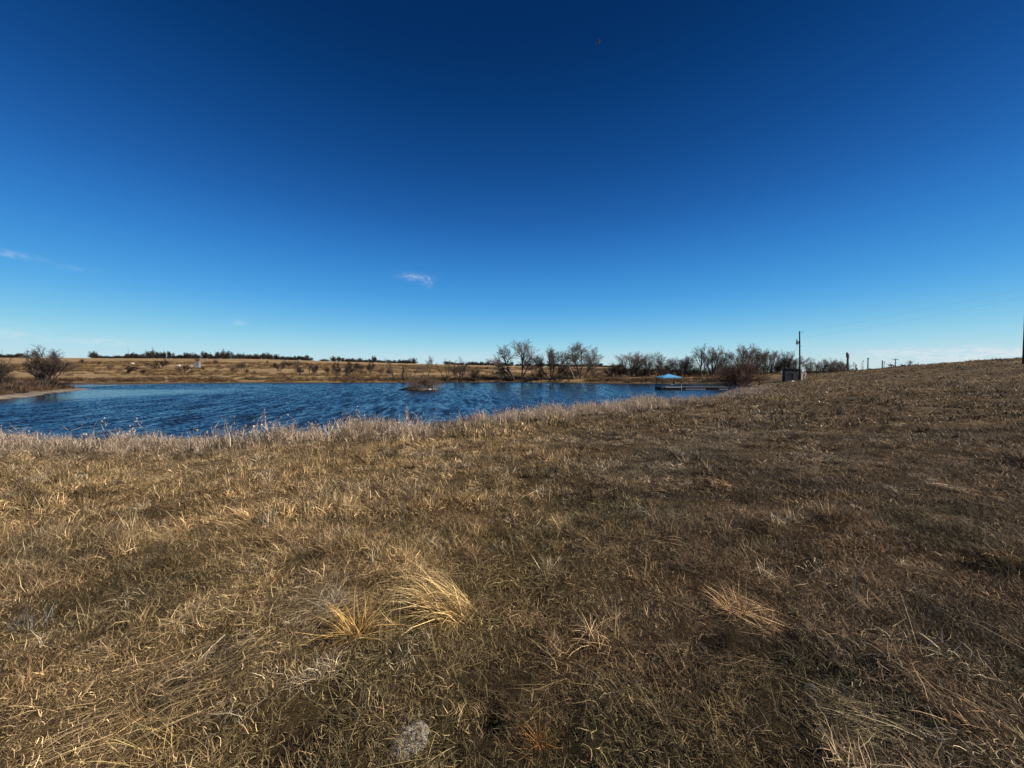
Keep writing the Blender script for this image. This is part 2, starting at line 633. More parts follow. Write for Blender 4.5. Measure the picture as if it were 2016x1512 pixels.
def cover_tint(x, y, d):
    """colour of the plants growing at x, y (real metres)"""
    g = goldness(x, y)[:, None]
    c = BROWN * (1 - g) + GOLD * g
    n1 = fbm(x * 1.1, y * 1.1, 50)
    n2 = fbm(x * .6, y * .6, 60)
    n3 = fbm(x * .9 + 3, y * .9, 70)
    r = np.hypot(x, y)
    ol = smooth01((n1 - .50) / .14)[:, None] * (.75 - .45 * g) * (1 - .85 * smooth01((r - 3.5) / 6))[:, None]
    c = c * (1 - ol) + OLIVE * ol
    pa = smooth01((n2 - .56) / .12)[:, None] * (.45 - .1 * g)
    c = c * (1 - pa) + PALE * .75 * pa
    ru = smooth01((n3 - .55) / .12)[:, None] * .35
    c = c * (1 - ru) + RUST * ru
    ws = np.exp(-((x - .72 * (y - 3.5)) / (.55 + .07 * y)) ** 2) * smooth01((y - 1.6) / 1.0) * smooth01((11 - y) / 4) * smooth01((n2 - .30) / .2)
    ws = (ws * .55)[:, None]
    c = c * (1 - ws) + np.array((.150, .128, .050)) * ws
    # worn pale trail
    tr = np.exp(-((x - (.95 * y - 4.6)) / (1.0 + .05 * y)) ** 2) * smooth01((y - 5.5) / 3) * smooth01((24 - y) / 10) * smooth01((fbm(x * .5, y * .9, 77) - .33) / .3)
    tr = (tr * .85)[:, None]
    c = c * (1 - tr) + PALE * .72 * tr
    yl = (smooth01((fbm(x * .11 + 5, y * .16, 66) - .50) / .12) * smooth01((r - 9) / 8))[:, None] * .55
    c = c * (1 - yl) + GOLD * .72 * yl
    dk = (smooth01((fbm(x * .9, y * 1.2, 68) - .60) / .08))[:, None] * .5
    c = c * (1 - dk) + np.array((.075, .060, .034)) * dk
    # greyer near the water
    gy = (smooth01((7.0 - d) / 4.5) * .8 * (y < 70))[:, None]
    c = c * (1 - gy) + GREY * gy
    return c


# ------------------------------------------------------------------ ground sheet
def warp_axis(center, lo, hi, a, b):
    pos = [0.0]
    while pos[-1] < max(hi - center, center - lo):
        pos.append(pos[-1] + a + b * pos[-1])
    pos = np.array(pos)
    right = center + pos[pos <= (hi - center) * 1.05]
    left = center - pos[1:][pos[1:] <= (center - lo) * 1.05]
    return np.concatenate([left[::-1], right])


def build_ground():
    gx = warp_axis(0.0, -3600, 3600, .038, .0235)
    gy = warp_axis(2.0, -500, 4200, .038, .0200)
    X, Y = np.meshgrid(gx, gy)
    x, y = X.ravel(), Y.ravel()
    z, d = terrain(x, y)
    # far mud flats stay under water level only inside the pond
    box = (x > -175) & (x < 65) & (y > 5) & (y < 122)
    z = np.where(box | (z > .15), z, .15)
    nx, ny = len(gx), len(gy)
    i = np.arange(nx * ny).reshape(ny, nx)
    q = np.stack([i[:-1, :-1], i[:-1, 1:], i[1:, 1:], i[1:, :-1]], -1).reshape(-1, 4)
    me = mesh_np('ground', np.stack([x, y, z], 1), quads=q, mats=[MAT['ground']])
    # cover colour per point, darkened nearby for shadow between clumps
    c = cover_tint(x, y, d) * (.30 + .32 * smooth01((np.hypot(x, y) - 6) / 20))[:, None]
    r = np.hypot(x, y)
    farf = smooth01((y - 100) / 14)
    tan = TAN * (0.86 + .3 * fbm(x * .02, y * .03, 81)[:, None])
    rightfar = smooth01((x - 20) / 60)[:, None]
    tan = tan * (1 - .45 * rightfar) + np.array((.17, .115, .07)) * .45 * rightfar
    c = c * (1 - farf[:, None]) + tan * farf[:, None]
    edge = np.exp(-((d - .25) / .8) ** 2)[:, None] * smooth01((np.abs(x + 62) < 40) * 1.0)[:, None] * (y > 36)[:, None] * (y < 80)[:, None]
    c = c * (1 - edge) + np.array((.46, .38, .29)) * edge
    fe = (np.exp(-np.maximum(d, 0) / 2.0) * (y > 92))[:, None]
    c = c * (1 - fe) + np.array((.10, .072, .048)) * fe
    uw = smooth01((-d - .1) / .6)[:, None]
    c = c * (1 - uw) + np.array((.05, .045, .03)) * uw
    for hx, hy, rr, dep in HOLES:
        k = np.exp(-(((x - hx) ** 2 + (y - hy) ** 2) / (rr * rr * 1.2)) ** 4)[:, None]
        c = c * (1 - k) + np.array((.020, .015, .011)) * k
    col = me.attributes.new('zone', 'FLOAT_COLOR', 'POINT')
    col.data.foreach_set('color', np.concatenate([c, np.ones((len(c), 1))], 1).astype(np.float32).ravel())
    fa = me.attributes.new('far', 'FLOAT', 'POINT')
    fa.data.foreach_set('value', smooth01((r - 40) / 40).astype(np.float32))
    o = link(bpy.data.objects.new('ground', me))
    tag(o, 'dry brown grassland ground rolling to the far hillside', 'ground', kind='structure')
    print('ground', nx, ny, nx * ny)


build_ground()



def build_water():
    def axis(lo, hi, f):
        p = [lo]
        while p[-1] < hi:
            p.append(p[-1] + f(p[-1]))
        p[-1] = hi
        return np.array(p)
    gx = axis(-175, 65, lambda v: 2.5 if v < -92 else .17)
    gy = axis(5, 122, lambda v: 1.0 if v < 14 else min(.26, max(.095, .0034 * v)))
    X, Y = np.meshgrid(gx, gy)
    x, y = X.ravel(), Y.ravel()
    rng = np.random.default_rng(3)
    z = np.zeros(len(x))
    for i in range(34):
        lam = rng.uniform(.30, .66)
        th = math.radians(-97) + rng.normal(0, .75)
        k = 2 * math.pi / lam
        ph = rng.uniform(0, 6.28)
        z += .056 / k * np.sin(k * (x * math.cos(th) + y * math.sin(th)) + ph + 1.5 * vnoise(x * .23, y * .23, i))
    gust = .85 + .3 * smooth01((fbm(x * .05, y * .07, 31) - .3) / .35)
    lee = 1 - .72 * smooth01((-38 - x) / 16) * smooth01((74 - y) / 12)
    z = z * gust * lee * (x > -90)
    nx, ny = len(gx), len(gy)
    i = np.arange(nx * ny).reshape(ny, nx)
    q = np.stack([i[:-1, :-1], i[:-1, 1:], i[1:, 1:], i[1:, :-1]], -1).reshape(-1, 4)
    # only where the pond is
    cx, cy = x[q].mean(1), y[q].mean(1)
    q = q[lake_sd(cx / S, cy / S) < 3.0]
    used = np.unique(q)
    remap = np.full(len(x), -1)
    remap[used] = np.arange(len(used))
    me = mesh_np('water', np.stack([x, y, z], 1)[used], quads=remap[q], mats=[MAT['water']])
    print('water', len(q))
    tag(link(bpy.data.objects.new('water', me)), 'wind rippled deep blue pond water', 'water', kind='structure')


build_water()


# ------------------------------------------------------------------ grass clumps, instanced over the ground
def blades(rng, n, r, L, w, tilt, bend, az=None, azsd=math.pi, nseg=3, zmin=.004, curl=.25, off=(0, 0)):
    """n curved strips; returns verts, quads, tris, rnd"""
    a = rng.uniform(0, 2 * np.pi, n)
    rr = r * np.sqrt(rng.random(n))
    bx, by = rr * np.cos(a) + off[0], rr * np.sin(a) + off[1]
    azi = rng.uniform(0, 2 * np.pi, n) if az is None else rng.normal(az, azsd, n)
    ln = rng.uniform(L[0], L[1], n)
    th = np.radians(rng.uniform(tilt[0], tilt[1], n))
    bd = np.radians(rng.uniform(bend[0], bend[1], n))
    wd = rng.uniform(w[0], w[1], n)
    tw = rng.normal(0, .6, n)
    floor = zmin + rng.random(n) * zmin * 6
    px, py, pz = bx.copy(), by.copy(), np.zeros(n)
    V = []
    for s in range(nseg + 1):
        t = s / nseg
        side = azi + np.pi / 2
        ww = wd * (1 - t) ** .6 * .5 if s < nseg else wd * 0
        sx, sy, sz = np.cos(side) * np.cos(tw), np.sin(side) * np.cos(tw), np.sin(tw)
        zz = np.maximum(pz, floor * min(1, t * 2))
        if s < nseg:
            V.append(np.stack([px + sx * ww, py + sy * ww, zz + sz * ww], 1))
            V.append(np.stack([px - sx * ww, py - sy * ww, zz - sz * ww], 1))
        else:
            V.append(np.stack([px, py, zz], 1))
        ang = th + bd * (t + .5 / nseg)
        step = ln / nseg
        px = px + step * np.sin(ang) * np.cos(azi)
        py = py + step * np.sin(ang) * np.sin(azi)
        pz = pz + step * np.cos(ang)
        azi = azi + rng.normal(0, curl, n)
    m = 2 * nseg + 1
    verts = np.stack(V, 1).reshape(-1, 3)
    b = np.arange(n)[:, None] * m
    q = np.concatenate([b + np.array([2 * k, 2 * k + 1, 2 * k + 3, 2 * k + 2]) for k in range(nseg - 1)], 0)
    t3 = b + np.array([2 * nseg - 2, 2 * nseg - 1, 2 * nseg])
    return verts, q, t3, np.repeat(rng.random(n), m)


def merge(parts):
    v, q, t, r, o = [], [], [], [], 0
    for a in parts:
        v.append(a[0])
        q.append(a[1] + o)
        t.append(a[2] + o)
        r.append(a[3])
        o += len(a[0])
    return np.concatenate(v), np.concatenate(q), np.concatenate(t), np.concatenate(r)


def blade_mesh(name, parts, mat):
    v, q, t, r = merge(parts)
    me = mesh_np(name, v, quads=q, tris=t, mats=[mat])
    at_ = me.attributes.new('rnd', 'FLOAT', 'POINT')
    at_.data.foreach_set('value', r.astype(np.float32))
    return me


def weed_parts(rng, nst, h, w, spread=.12, seeds=True):
    """upright dry weed: stems with side twigs and little heads"""
    parts = []
    for _ in range(nst):
        ox, oy = rng.normal(0, spread, 2)
        hh = h * rng.uniform(.55, 1.1)
        parts.append(blades(rng, 1, .001, (hh, hh), (w, w * 1.3), (0, 18), (0, 25), off=(ox, oy), nseg=3, curl=.5))
        st = parts[-1][0]
        for k in range(rng.integers(4, 9)):
            f = rng.uniform(.25, .95)
            b = st[0] * (1 - f) + st[-1] * f
            p = blades(rng, 1, .001, (hh * .14, hh * .38), (w * .6, w * .9), (15, 60), (-25, 25), nseg=2, curl=.4)
            parts.append((p[0] + b, p[1], p[2], p[3] * 0 + .3 + .6 * rng.random()))
            if seeds and rng.random() < .2:
                e = p[0][-1] + b
                hd = blades(rng, 3, .004, (.012, .034), (.012, .026), (0, 90), (0, 60), nseg=2)
                parts.append((hd[0] + e, hd[1], hd[2], hd[3] * .4 + .5))
    return parts


def make_instancer(name, meshes, pts, rot, scl, idx, tint, label, cat):
    tcol = bpy.data.collections.new(name + '_clumps')
    for k, me in enumerate(meshes):
        tcol.objects.link(bpy.data.objects.new('%s_clump_%02d' % (name, k), me))
    me = bpy.data.meshes.new(name)
    me.vertices.add(len(pts))
    me.vertices.foreach_set('co', pts.astype(np.float32).ravel())
    a = me.attributes.new('rot', 'FLOAT_VECTOR', 'POINT')
    a.data.foreach_set('vector', rot.astype(np.float32).ravel())
    a = me.attributes.new('scl', 'FLOAT_VECTOR', 'POINT')
    a.data.foreach_set('vector', scl.astype(np.float32).ravel())
    a = me.attributes.new('idx', 'INT', 'POINT')
    a.data.foreach_set('value', idx.astype(np.int32))
    a = me.attributes.new('tint', 'FLOAT_COLOR', 'POINT')
    a.data.foreach_set('color', np.concatenate([tint, np.ones((len(tint), 1))], 1).astype(np.float32).ravel())
    o = link(bpy.data.objects.new(name, me))
    ng = bpy.data.node_groups.new(name + '_scatter', 'GeometryNodeTree')
    ng.interface.new_socket('Geometry', in_out='INPUT', socket_type='NodeSocketGeometry')
    ng.interface.new_socket('Geometry', in_out='OUTPUT', socket_type='NodeSocketGeometry')
    n, l = ng.nodes, ng.links
    gi, go = n.new('NodeGroupInput'), n.new('NodeGroupOutput')
    ci = n.new('GeometryNodeCollectionInfo')
    ci.inputs['Collection'].default_value = tcol
    ci.inputs['Separate Children'].default_value = True
    ci.inputs['Reset Children'].default_value = True
    iop = n.new('GeometryNodeInstanceOnPoints')

    def named(nm, ty):
        x = n.new('GeometryNodeInputNamedAttribute')
        x.data_type = ty
        x.inputs['Name'].default_value = nm
        return x.outputs['Attribute']
    e2r = n.new('FunctionNodeEulerToRotation')
    l.new(named('rot', 'FLOAT_VECTOR'), e2r.inputs[0])
    l.new(gi.outputs[0], iop.inputs['Points'])
    l.new(ci.outputs[0], iop.inputs['Instance'])
    iop.inputs['Pick Instance'].default_value = True
    l.new(named('idx', 'INT'), iop.inputs['Instance Index'])
    l.new(e2r.outputs[0], iop.inputs['Rotation'])
    l.new(named('scl', 'FLOAT_VECTOR'), iop.inputs['Scale'])
    l.new(iop.outputs[0], go.inputs[0])
    md = o.modifiers.new('scatter', 'NODES')
    md.node_group = ng
    tag(o, label, cat, kind='stuff')
    print(name, len(pts), 'clumps')
    return o


def scatter(rng, x0, x1, y0, y1, dens):
    n = int((x1 - x0) * (y1 - y0) * dens)
    return rng.uniform(x0, x1, n), rng.uniform(y0, y1, n)


def in_view(x, y, margin):
    return (np.abs(x) < 1.36 * np.maximum(y, 0) + margin)


def build_grass():
    rng = np.random.default_rng(5)
    B = MAT['blade']
    # four sets of clumps: coarser, simpler blades further away
    meshes = []
    for lod, (w0, w1, f) in enumerate(((.0022, .0054, 1.25), (.0045, .011, .75), (.014, .032, .26), (.030, .065, .13))):
        def W(a=1.0):
            return (w0 * a, w1 * a)

        def N(n):
            return max(4, int(n * f))
        R0 = (.20, .20, .22, .30)[lod]
        q = (1, 1, 1.15, 1.35)[lod]
        for k in range(5):          # matted, broken, curled
            meshes.append(blade_mesh('mat', [
                blades(rng, N(80), R0, (.035, .12 * q), W(), (25, 85), (0, 80), curl=.65, zmin=.008),
                blades(rng, N(30), R0, (.08, .22 * q), W(.7), (45, 85), (5, 55), az=0, azsd=.8, curl=.4, zmin=.012),
                blades(rng, N(30), R0, (.02, .07), W(.8), (40, 95), (0, 60), curl=.9, zmin=.008)], B))
        for k in range(4):          # tufts
            meshes.append(blade_mesh('tuft', [
                blades(rng, N(60), R0 * .40, (.08, .22 * q), W(), (5, 50), (10, 80), curl=.35),
                blades(rng, N(40), R0 * .6, (.05, .18), W(1.1), (20, 80), (10, 80), curl=.6)], B))
        for k in range(4):          # short cropped turf
            meshes.append(blade_mesh('turf', [
                blades(rng, N(120), R0, (.025, .09 * q), W(1.0), (5, 80), (0, 80), curl=.7),
                blades(rng, N(25), R0, (.06, .16 * q), W(.8), (55, 88), (0, 35), curl=.6)], B))
        for k in range(2):          # loose straws
            meshes.append(blade_mesh('straw', [
                blades(rng, max(2, N(5)), .15, (.20, .50), W(.6), (60, 86), (-5, 25), curl=.3, zmin=.02),
                blades(rng, max(2, N(4)), .15, (.15, .34), W(.6), (5, 45), (5, 60), curl=.4)], B))
        for k in range(2):          # swaths combed flat by wind and rain
            meshes.append(blade_mesh('swath', [
                blades(rng, N(75), R0 * .9, (.14, .36 * q), W(.85), (45, 80), (5, 45), az=0, azsd=.28, curl=.14, zmin=.012),
                blades(rng, N(25), R0, (.08, .22), W(.8), (35, 80), (5, 60), az=0, azsd=.9, curl=.35, zmin=.012)], B))
    lit = [blade_mesh('litter', [blades(rng, 130, .23, (.015, .07), (.0014, .0034), (50, 97), (0, 40), curl=.8, zmin=.006),
                                 blades(rng, 50, .23, (.012, .045), (.0012, .003), (5, 70), (0, 80), curl=.7)], B) for _ in range(4)]
    PER = 17
    iM, iU, iF, iL = range(0, 5), range(5, 9), range(9, 13), range(13, 15)
    PX, PY, SC, LOD = [], [], [], []
    bands = [(-2.5, 5, 48, 1.0, 0), (5, 8.5, 34, 1.0, 1), (8.5, 13, 24, 1.15, 1), (13, 20, 17, 1.15, 2), (20, 32, 11, 1.4, 2), (32, 60, 5.5, 1.3, 3), (60, 95, 2.2, 1.7, 3)]
    for y0, y1, dens, sc, lod in bands:
        xr = 1.36 * y1 + 3
        x, y = scatter(rng, -xr, xr, y0, y1, dens)
        k = in_view(x, y, 3.0)
        x, y = x[k], y[k]
        if y0 >= 32:
            k = x > 8
            x, y = x[k], y[k]
        PX.append(x)
        PY.append(y)
        SC.append(np.full(len(x), sc))
        LOD.append(np.full(len(x), lod))
    x, y, sc, lod = np.concatenate(PX), np.concatenate(PY), np.concatenate(SC), np.concatenate(LOD)
    z, d = terrain(x, y)
    keep = (d > .15)
    for hx, hy, rr, dep in HOLES:
        keep &= np.hypot(x - hx, y - hy) > rr + .10
    # patchy: thin spots show the darkened soil
    pat = fbm(x * 1.3 + 20, y * 1.3, 91)
    keep &= rng.random(len(x)) < .35 + .75 * smooth01((pat - .30) / .25)
    x, y, sc, z, d, lod, pat = x[keep], y[keep], sc[keep], z[keep], d[keep], lod[keep], pat[keep]
    n = len(x)
    g = goldness(x, y)
    u = rng.random(n)
    r = np.hypot(x, y)
    pu = .12 + .18 * g * smooth01((r - 2.5) / 3) + .30 * smooth01((pat - .55) / .1)
    pf = (1 - g) * .50 * (1 - .5 * smooth01((pat - .5) / .1)) + .05
    pl = .07
    idx = np.where(u < pu, rng.choice(list(iU), n), np.where(u < pu + pf, rng.choice(list(iF), n),
          np.where(u < pu + pf + pl, rng.choice(list(iL), n), rng.choice(list(iM), n))))
    sw = smooth01((fbm(x * .95 + 3, y * .95, 95) - .50) / .10) * (.12 + .38 * g) * (1 - .92 * smooth01((r - 3) / 4))
    isw = rng.random(n) < sw
    idx = np.where(isw, rng.integers(15, 17, n), idx)
    comb = math.radians(205) + (fbm(x * .4, y * .4, 33) - .5) * 4.0
    rz = np.where(isw, comb + rng.normal(0, .3, n), np.where(idx < 5, comb + rng.normal(0, .8, n), rng.uniform(0, 6.28, n)))
    rot = np.stack([rng.normal(0, .12, n), rng.normal(0, .12, n), rz], 1)
    hs = (.55 + .25 * smooth01((r - 2.5) / 3) + .35 * g * smooth01((r - 3) / 4)) * rng.uniform(.6, 1.45, n) * (.75 + .6 * smooth01((pat - .4) / .25))
    s = sc * rng.uniform(.75, 1.25, n)
    scl = np.stack([s, s, s * hs / (1 + .3 * (sc - 1))], 1)
    tint = cover_tint(x, y, d) * np.exp(rng.normal(0, .30, n))[:, None]
    tint = np.where(isw[:, None], tint * 1.22, tint)
    w = rng.random(n)               # single bleached, rusty or dark plants
    tint = np.where((w < .05)[:, None], PALE * rng.uniform(.85, 1.2, n)[:, None], tint)
    tint = np.where(((w > .05) & (w < .08))[:, None], RUST * rng.uniform(.8, 1.3, n)[:, None], tint)
    tint = np.where(((w > .08) & (w < .17))[:, None], tint * .42, tint)
    # thatch and litter lying under it all
    lx, ly = scatter(rng, -16, 16, -2.5, 10.5, 44)
    k = in_view(lx, ly, 3) & (rng.random(len(lx)) < np.where(ly < 6, 1, .55))
    lx, ly = lx[k], ly[k]
    lz, ld = terrain(lx, ly)
    k = ld > .3
    for hx, hy, rr, dep in HOLES:
        k &= np.hypot(lx - hx, ly - hy) > rr + .07
    lx, ly, lz, ld = lx[k], ly[k], lz[k], ld[k]
    m = len(lx)
    lt = cover_tint(lx, ly, ld) * (.82 * np.exp(rng.normal(0, .35, m)))[:, None]
    lsc = rng.uniform(.8, 1.3, m)
    make_instancer('grass_litter', lit, np.stack([lx, ly, lz - .004], 1), np.stack([rng.normal(0, .06, m), rng.normal(0, .06, m), rng.uniform(0, 6.28, m)], 1),
                   np.stack([lsc, lsc, lsc], 1), rng.integers(0, 4, m), lt, 'flattened dead thatch and grass litter on the ground', 'thatch')
    make_instancer('dry_grass', meshes, np.stack([x, y, z - .008], 1), rot, scl, idx + lod * PER, tint,
                   'matted dead brown and straw coloured grass covering the near field', 'grass')

    # shoreline weeds: grey, twiggy, taller
    W = MAT['weed']
    wm = [blade_mesh('weed', weed_parts(rng, 9, .50, .009), W) for _ in range(6)]
    wm += [blade_mesh('sedge', [blades(rng, 60, .14, (.25, .6), (.007, .014), (0, 25), (0, 40), curl=.3)], W) for _ in range(3)]
    x, y = scatter(rng, -45, 40, 12, 66, 11)
    k = in_view(x, y, 4)
    x, y = x[k], y[k]
    k = (np.abs(lake_sd(x / S, y / S)) < 6) & (y < 2.0 * np.maximum(x, 0) + 40)
    x, y = x[k], y[k]
    z, d = terrain(x, y)
    n = len(x)
    width = 4.3 + 1.8 * (fbm(x * .3, y * .3, 12) - .5) * 2
    fade = 1 - smooth01((d - width * .6) / (width * .7))
    thin = 1 - .75 * smooth01((x - 8) / 10)
    keep = (d > -.35) & (rng.random(n) < fade * thin * np.where(d < 0, .45, 1))
    x, y, z, d = x[keep], y[keep], z[keep], d[keep]
    n = len(x)
    hgt = (.65 + .85 * fbm(x * .5, y * .5, 14)) * rng.uniform(.7, 1.3, n)
    hgt *= 1 - .35 * smooth01((x - 8) / 12)
    hgt *= .42 + 1.0 * smooth01((fbm(x * .45, y * .45, 16, 3) - .32) / .36)
    idx = np.where(rng.random(n) < .72, rng.integers(0, 6, n), rng.integers(6, 9, n))
    rot = np.stack([rng.normal(0, .12, n), rng.normal(0, .12, n), rng.uniform(0, 6.28, n)], 1)
    m = fbm(x * .7, y * .7, 15)[:, None]
    tint = (GREY * 1.6) * (1 - .35 * m) + GOLD * .35 * m
    tint = tint * rng.uniform(.7, 1.45, n)[:, None]
    make_instancer('shoreline_weeds', wm, np.stack([x, y, np.maximum(z, -.05) - .01], 1), rot,
                   np.stack([hgt * 1.15, hgt * 1.15, hgt], 1), idx, tint,
                   'grey brown dry weeds along the near edge of the pond', 'weeds')

    # taller dead stems standing in the field
    x, y = scatter(rng, -22, 30, 5, 26, .8)
    k = in_view(x, y, 3)
    x, y = x[k], y[k]
    z, d = terrain(x, y)
    x2, y2 = scatter(rng, 14, 92, 26, 74, .22)
    x, y = np.concatenate([x, x2]), np.concatenate([y, y2])
    z, d = terrain(x, y)
    k = (d > 1.5) & (rng.random(len(x)) < np.where(y > 26, .8, .25 + .75 * goldness(x, y)))
    x, y, z, d = x[k], y[k], z[k], d[k]
    n = len(x)
    h = rng.uniform(.45, .95, n) * (1 + .25 * (y > 26))
    make_instancer('dead_weed_stems', wm, np.stack([x, y, z - .01], 1),
                   np.stack([rng.normal(0, .25, n), rng.normal(0, .25, n), rng.uniform(0, 6.28, n)], 1),
                   np.stack([h, h, h], 1), rng.integers(0, 6, n), (GREY * .6 + GOLD * .4) * rng.uniform(.5, 1.1, n)[:, None],
                   'thin dead weed stems poking out of the grass', 'weeds')

    # brush and rough grass along the far shore and on the peninsula
    bm = [blade_mesh('brush', [blades(rng, 90, .5, (.5, 1.25), (.02, .05), (0, 55), (0, 50), curl=.4)] , W) for _ in range(4)]
    x, y = scatter(rng, -150, 75, 40, 135, 1.0)
    k = in_view(x, y, 5)
    x, y = x[k], y[k]
    z, d = terrain(x, y)
    n = len(x)
    lf = (y > 95)
    pen = (x < -52) & (y < 92)
    band = np.where(lf, (1 - smooth01((d - 5) / 9)) * (d > .25), np.where(pen, (d > 1.6) * (1 - smooth01((d - 6) / 8)) * .9, 0))
    band = band * smooth01((fbm(x * .12, y * .2, 18) - .28) / .25)
    k = rng.random(n) < band
    x, y, z, d = x[k], y[k], z[k], d[k]
    n = len(x)
    h = rng.uniform(.35, .95, n) * (.4 + smooth01((d - .5) / 3))
    m = fbm(x * .15, y * .3, 19)
    tint = np.where((m > .52)[:, None], np.array((.30, .20, .10)), np.array((.19, .125, .075))) * rng.uniform(.6, 1.4, n)[:, None]
    red = smooth01((fbm(x * .08, y * .2, 22) - .5) / .1)[:, None] * .5
    tint = tint * (1 - red) + np.array((.20, .105, .06)) * red
    make_instancer('far_bank_brush', bm, np.stack([x, y, z - .03], 1),
                   np.stack([rng.normal(0, .1, n), rng.normal(0, .1, n), rng.uniform(0, 6.28, n)], 1),
                   np.stack([h * 1.4, h * 1.4, h], 1), rng.integers(0, 4, n), tint,
                   'brown brush and rough grass along the far shore', 'brush')

    # rough grass tufts over the far hillside
    x, y = scatter(rng, -330, 190, 108, 330, .085)
    k = in_view(x, y, 8)
    x, y = x[k], y[k]
    z, d = terrain(x, y)
    n = len(x)
    k = rng.random(n) < smooth01((fbm(x * .03, y * .06, 28) - .36) / .2)
    x, y, z = x[k], y[k], z[k]
    n = len(x)
    h = rng.uniform(.35, .8, n) * (1 + y / 400)
    tint = (TAN * .9) * rng.uniform(.5, 1.25, n)[:, None]
    make_instancer('hillside_grass_tufts', bm, np.stack([x, y, z - .03], 1),
                   np.stack([rng.normal(0, .1, n), rng.normal(0, .1, n), rng.uniform(0, 6.28, n)], 1),
                   np.stack([h * 2.2, h * 2.2, h], 1), rng.integers(0, 4, n), tint,
                   'rough tan grass tufts over the far hillside', 'grass')


build_grass()


# ------------------------------------------------------------------ single tussocks, weeds and stones in the foreground
def fore(px, py):
    """a spot on the near ground seen at px, py"""
    y = 1.6 * F / (py - 732)
    for _ in range(6):
        x = (px - 1008) / F * y
        y = (CAM_Z - ground_z(x, y)) * F / (py - 732)
    x = (px - 1008) / F * y
    return (x, y, ground_z(x, y) - .01)


def tussock(name, px, py, spec, base, label, cat, seed, group=None):
    rng = np.random.default_rng(seed)
    mat = blade_mat(name + '_blades_%d' % seed, False, base)
    me = blade_mesh(name, [blades(rng, **s) for s in spec], mat)
    o = link(bpy.data.objects.new(name, me))
    o.location = fore(px, py)
    return tag(o, label, cat, group)


R = math.radians
tussock('grass_tussock', 895, 1215, [
    dict(n=420, r=.17, L=(.28, .64), w=(.0032, .0060), tilt=(20, 66), bend=(25, 65), az=R(190), azsd=.38, curl=.10),
    dict(n=160, r=.17, L=(.18, .42), w=(.003, .005), tilt=(10, 70), bend=(10, 70), az=R(215), azsd=.9, curl=.15),
    dict(n=60, r=.10, L=(.10, .28), w=(.002, .004), tilt=(5, 60), bend=(10, 50), curl=.2)],
    (.70, .50, .22), 'large straw yellow grass tussock combed over to the left', 'grass', 101)
tussock('grass_tuft', 700, 1262, [
    dict(n=200, r=.08, L=(.18, .44), w=(.0034, .0056), tilt=(25, 80), bend=(0, 40), curl=.12),
    dict(n=50, r=.08, L=(.15, .30), w=(.002, .0036), tilt=(40, 85), bend=(0, 20), az=R(160), azsd=.5, curl=.12)],
    (.70, .44, .15), 'golden spiky grass tuft left of the big combed tussock', 'grass', 102)
tussock('bleached_weed', 640, 1208, [
    dict(n=55, r=.12, L=(.12, .34), w=(.004, .008), tilt=(0, 60), bend=(0, 90), curl=.5),
    dict(n=60, r=.12, L=(.04, .12), w=(.004, .008), tilt=(20, 90), bend=(0, 90), curl=.7)],
    (.62, .54, .42), 'bleached curled weed behind the golden tuft', 'weed', 103)
tussock('grass_tuft', 1462, 1222, [
    dict(n=220, r=.08, L=(.14, .36), w=(.0032, .0056), tilt=(15, 75), bend=(10, 60), curl=.16),
    dict(n=50, r=.06, L=(.20, .36), w=(.002, .0036), tilt=(40, 80), bend=(0, 30), az=R(-10), azsd=.5, curl=.12)],
    (.62, .38, .18), 'rusty straw tuft beside a dark hollow on the right', 'grass', 104)
tussock('grass_tuft', 1062, 1490, [
    dict(n=90, r=.05, L=(.09, .20), w=(.002, .0036), tilt=(10, 70), bend=(10, 80), curl=.2)],
    (.60, .29, .08), 'small orange grass tuft at the bottom edge', 'grass', 105)
tussock('grass_tuft', 1190, 1265, [
    dict(n=170, r=.13, L=(.10, .28), w=(.003, .0055), tilt=(20, 80), bend=(10, 60), curl=.2)],
    (.62, .43, .22), 'pale straw clump right of the combed tussock', 'grass', 106)
tussock('grass_tuft', 705, 1085, [
    dict(n=140, r=.10, L=(.18, .42), w=(.0024, .0044), tilt=(5, 50), bend=(10, 60), curl=.15)],
    (.52, .36, .15), 'upright yellow tuft above the combed tussock', 'grass', 107)
tussock('bleached_weed', 125, 1300, [
    dict(n=60, r=.09, L=(.05, .16), w=(.006, .011), tilt=(10, 90), bend=(0, 90), curl=.6)],
    (.62, .50, .37), 'bleached curled leaves low at the left', 'weed', 108)
tussock('bleached_weed', 470, 1290, [
    dict(n=40, r=.07, L=(.07, .22), w=(.004, .008), tilt=(10, 80), bend=(20, 110), curl=.6)],
    (.66, .58, .46), 'small white curled weed left of the golden tuft', 'weed', 109)
tussock('grey_weed', 40, 1250, [
    dict(n=120, r=.12, L=(.08, .24), w=(.003, .006), tilt=(0, 60), bend=(0, 40), curl=.5)],
    (.30, .27, .22), 'grey twiggy weed at the left edge', 'weed', 110)
tussock('bleached_flakes', 795, 1478, [
    dict(n=170, r=.12, L=(.012, .040), w=(.005, .012), tilt=(60, 100), bend=(0, 40), curl=.9, zmin=.003),
    dict(n=70, r=.15, L=(.03, .10), w=(.003, .006), tilt=(35, 88), bend=(10, 60), curl=.6, zmin=.004)],
    (.56, .50, .41), 'ragged patch of whitish dead flakes over the half buried stone', 'dead leaves', 114)
tussock('grass_tuft', 1950, 1440, [
    dict(n=110, r=.16, L=(.10, .24), w=(.003, .005), tilt=(45, 82), bend=(5, 30), az=R(140), azsd=.8, curl=.2)],
    (.36, .22, .11), 'brown combed tuft in the lower right corner', 'grass', 111)
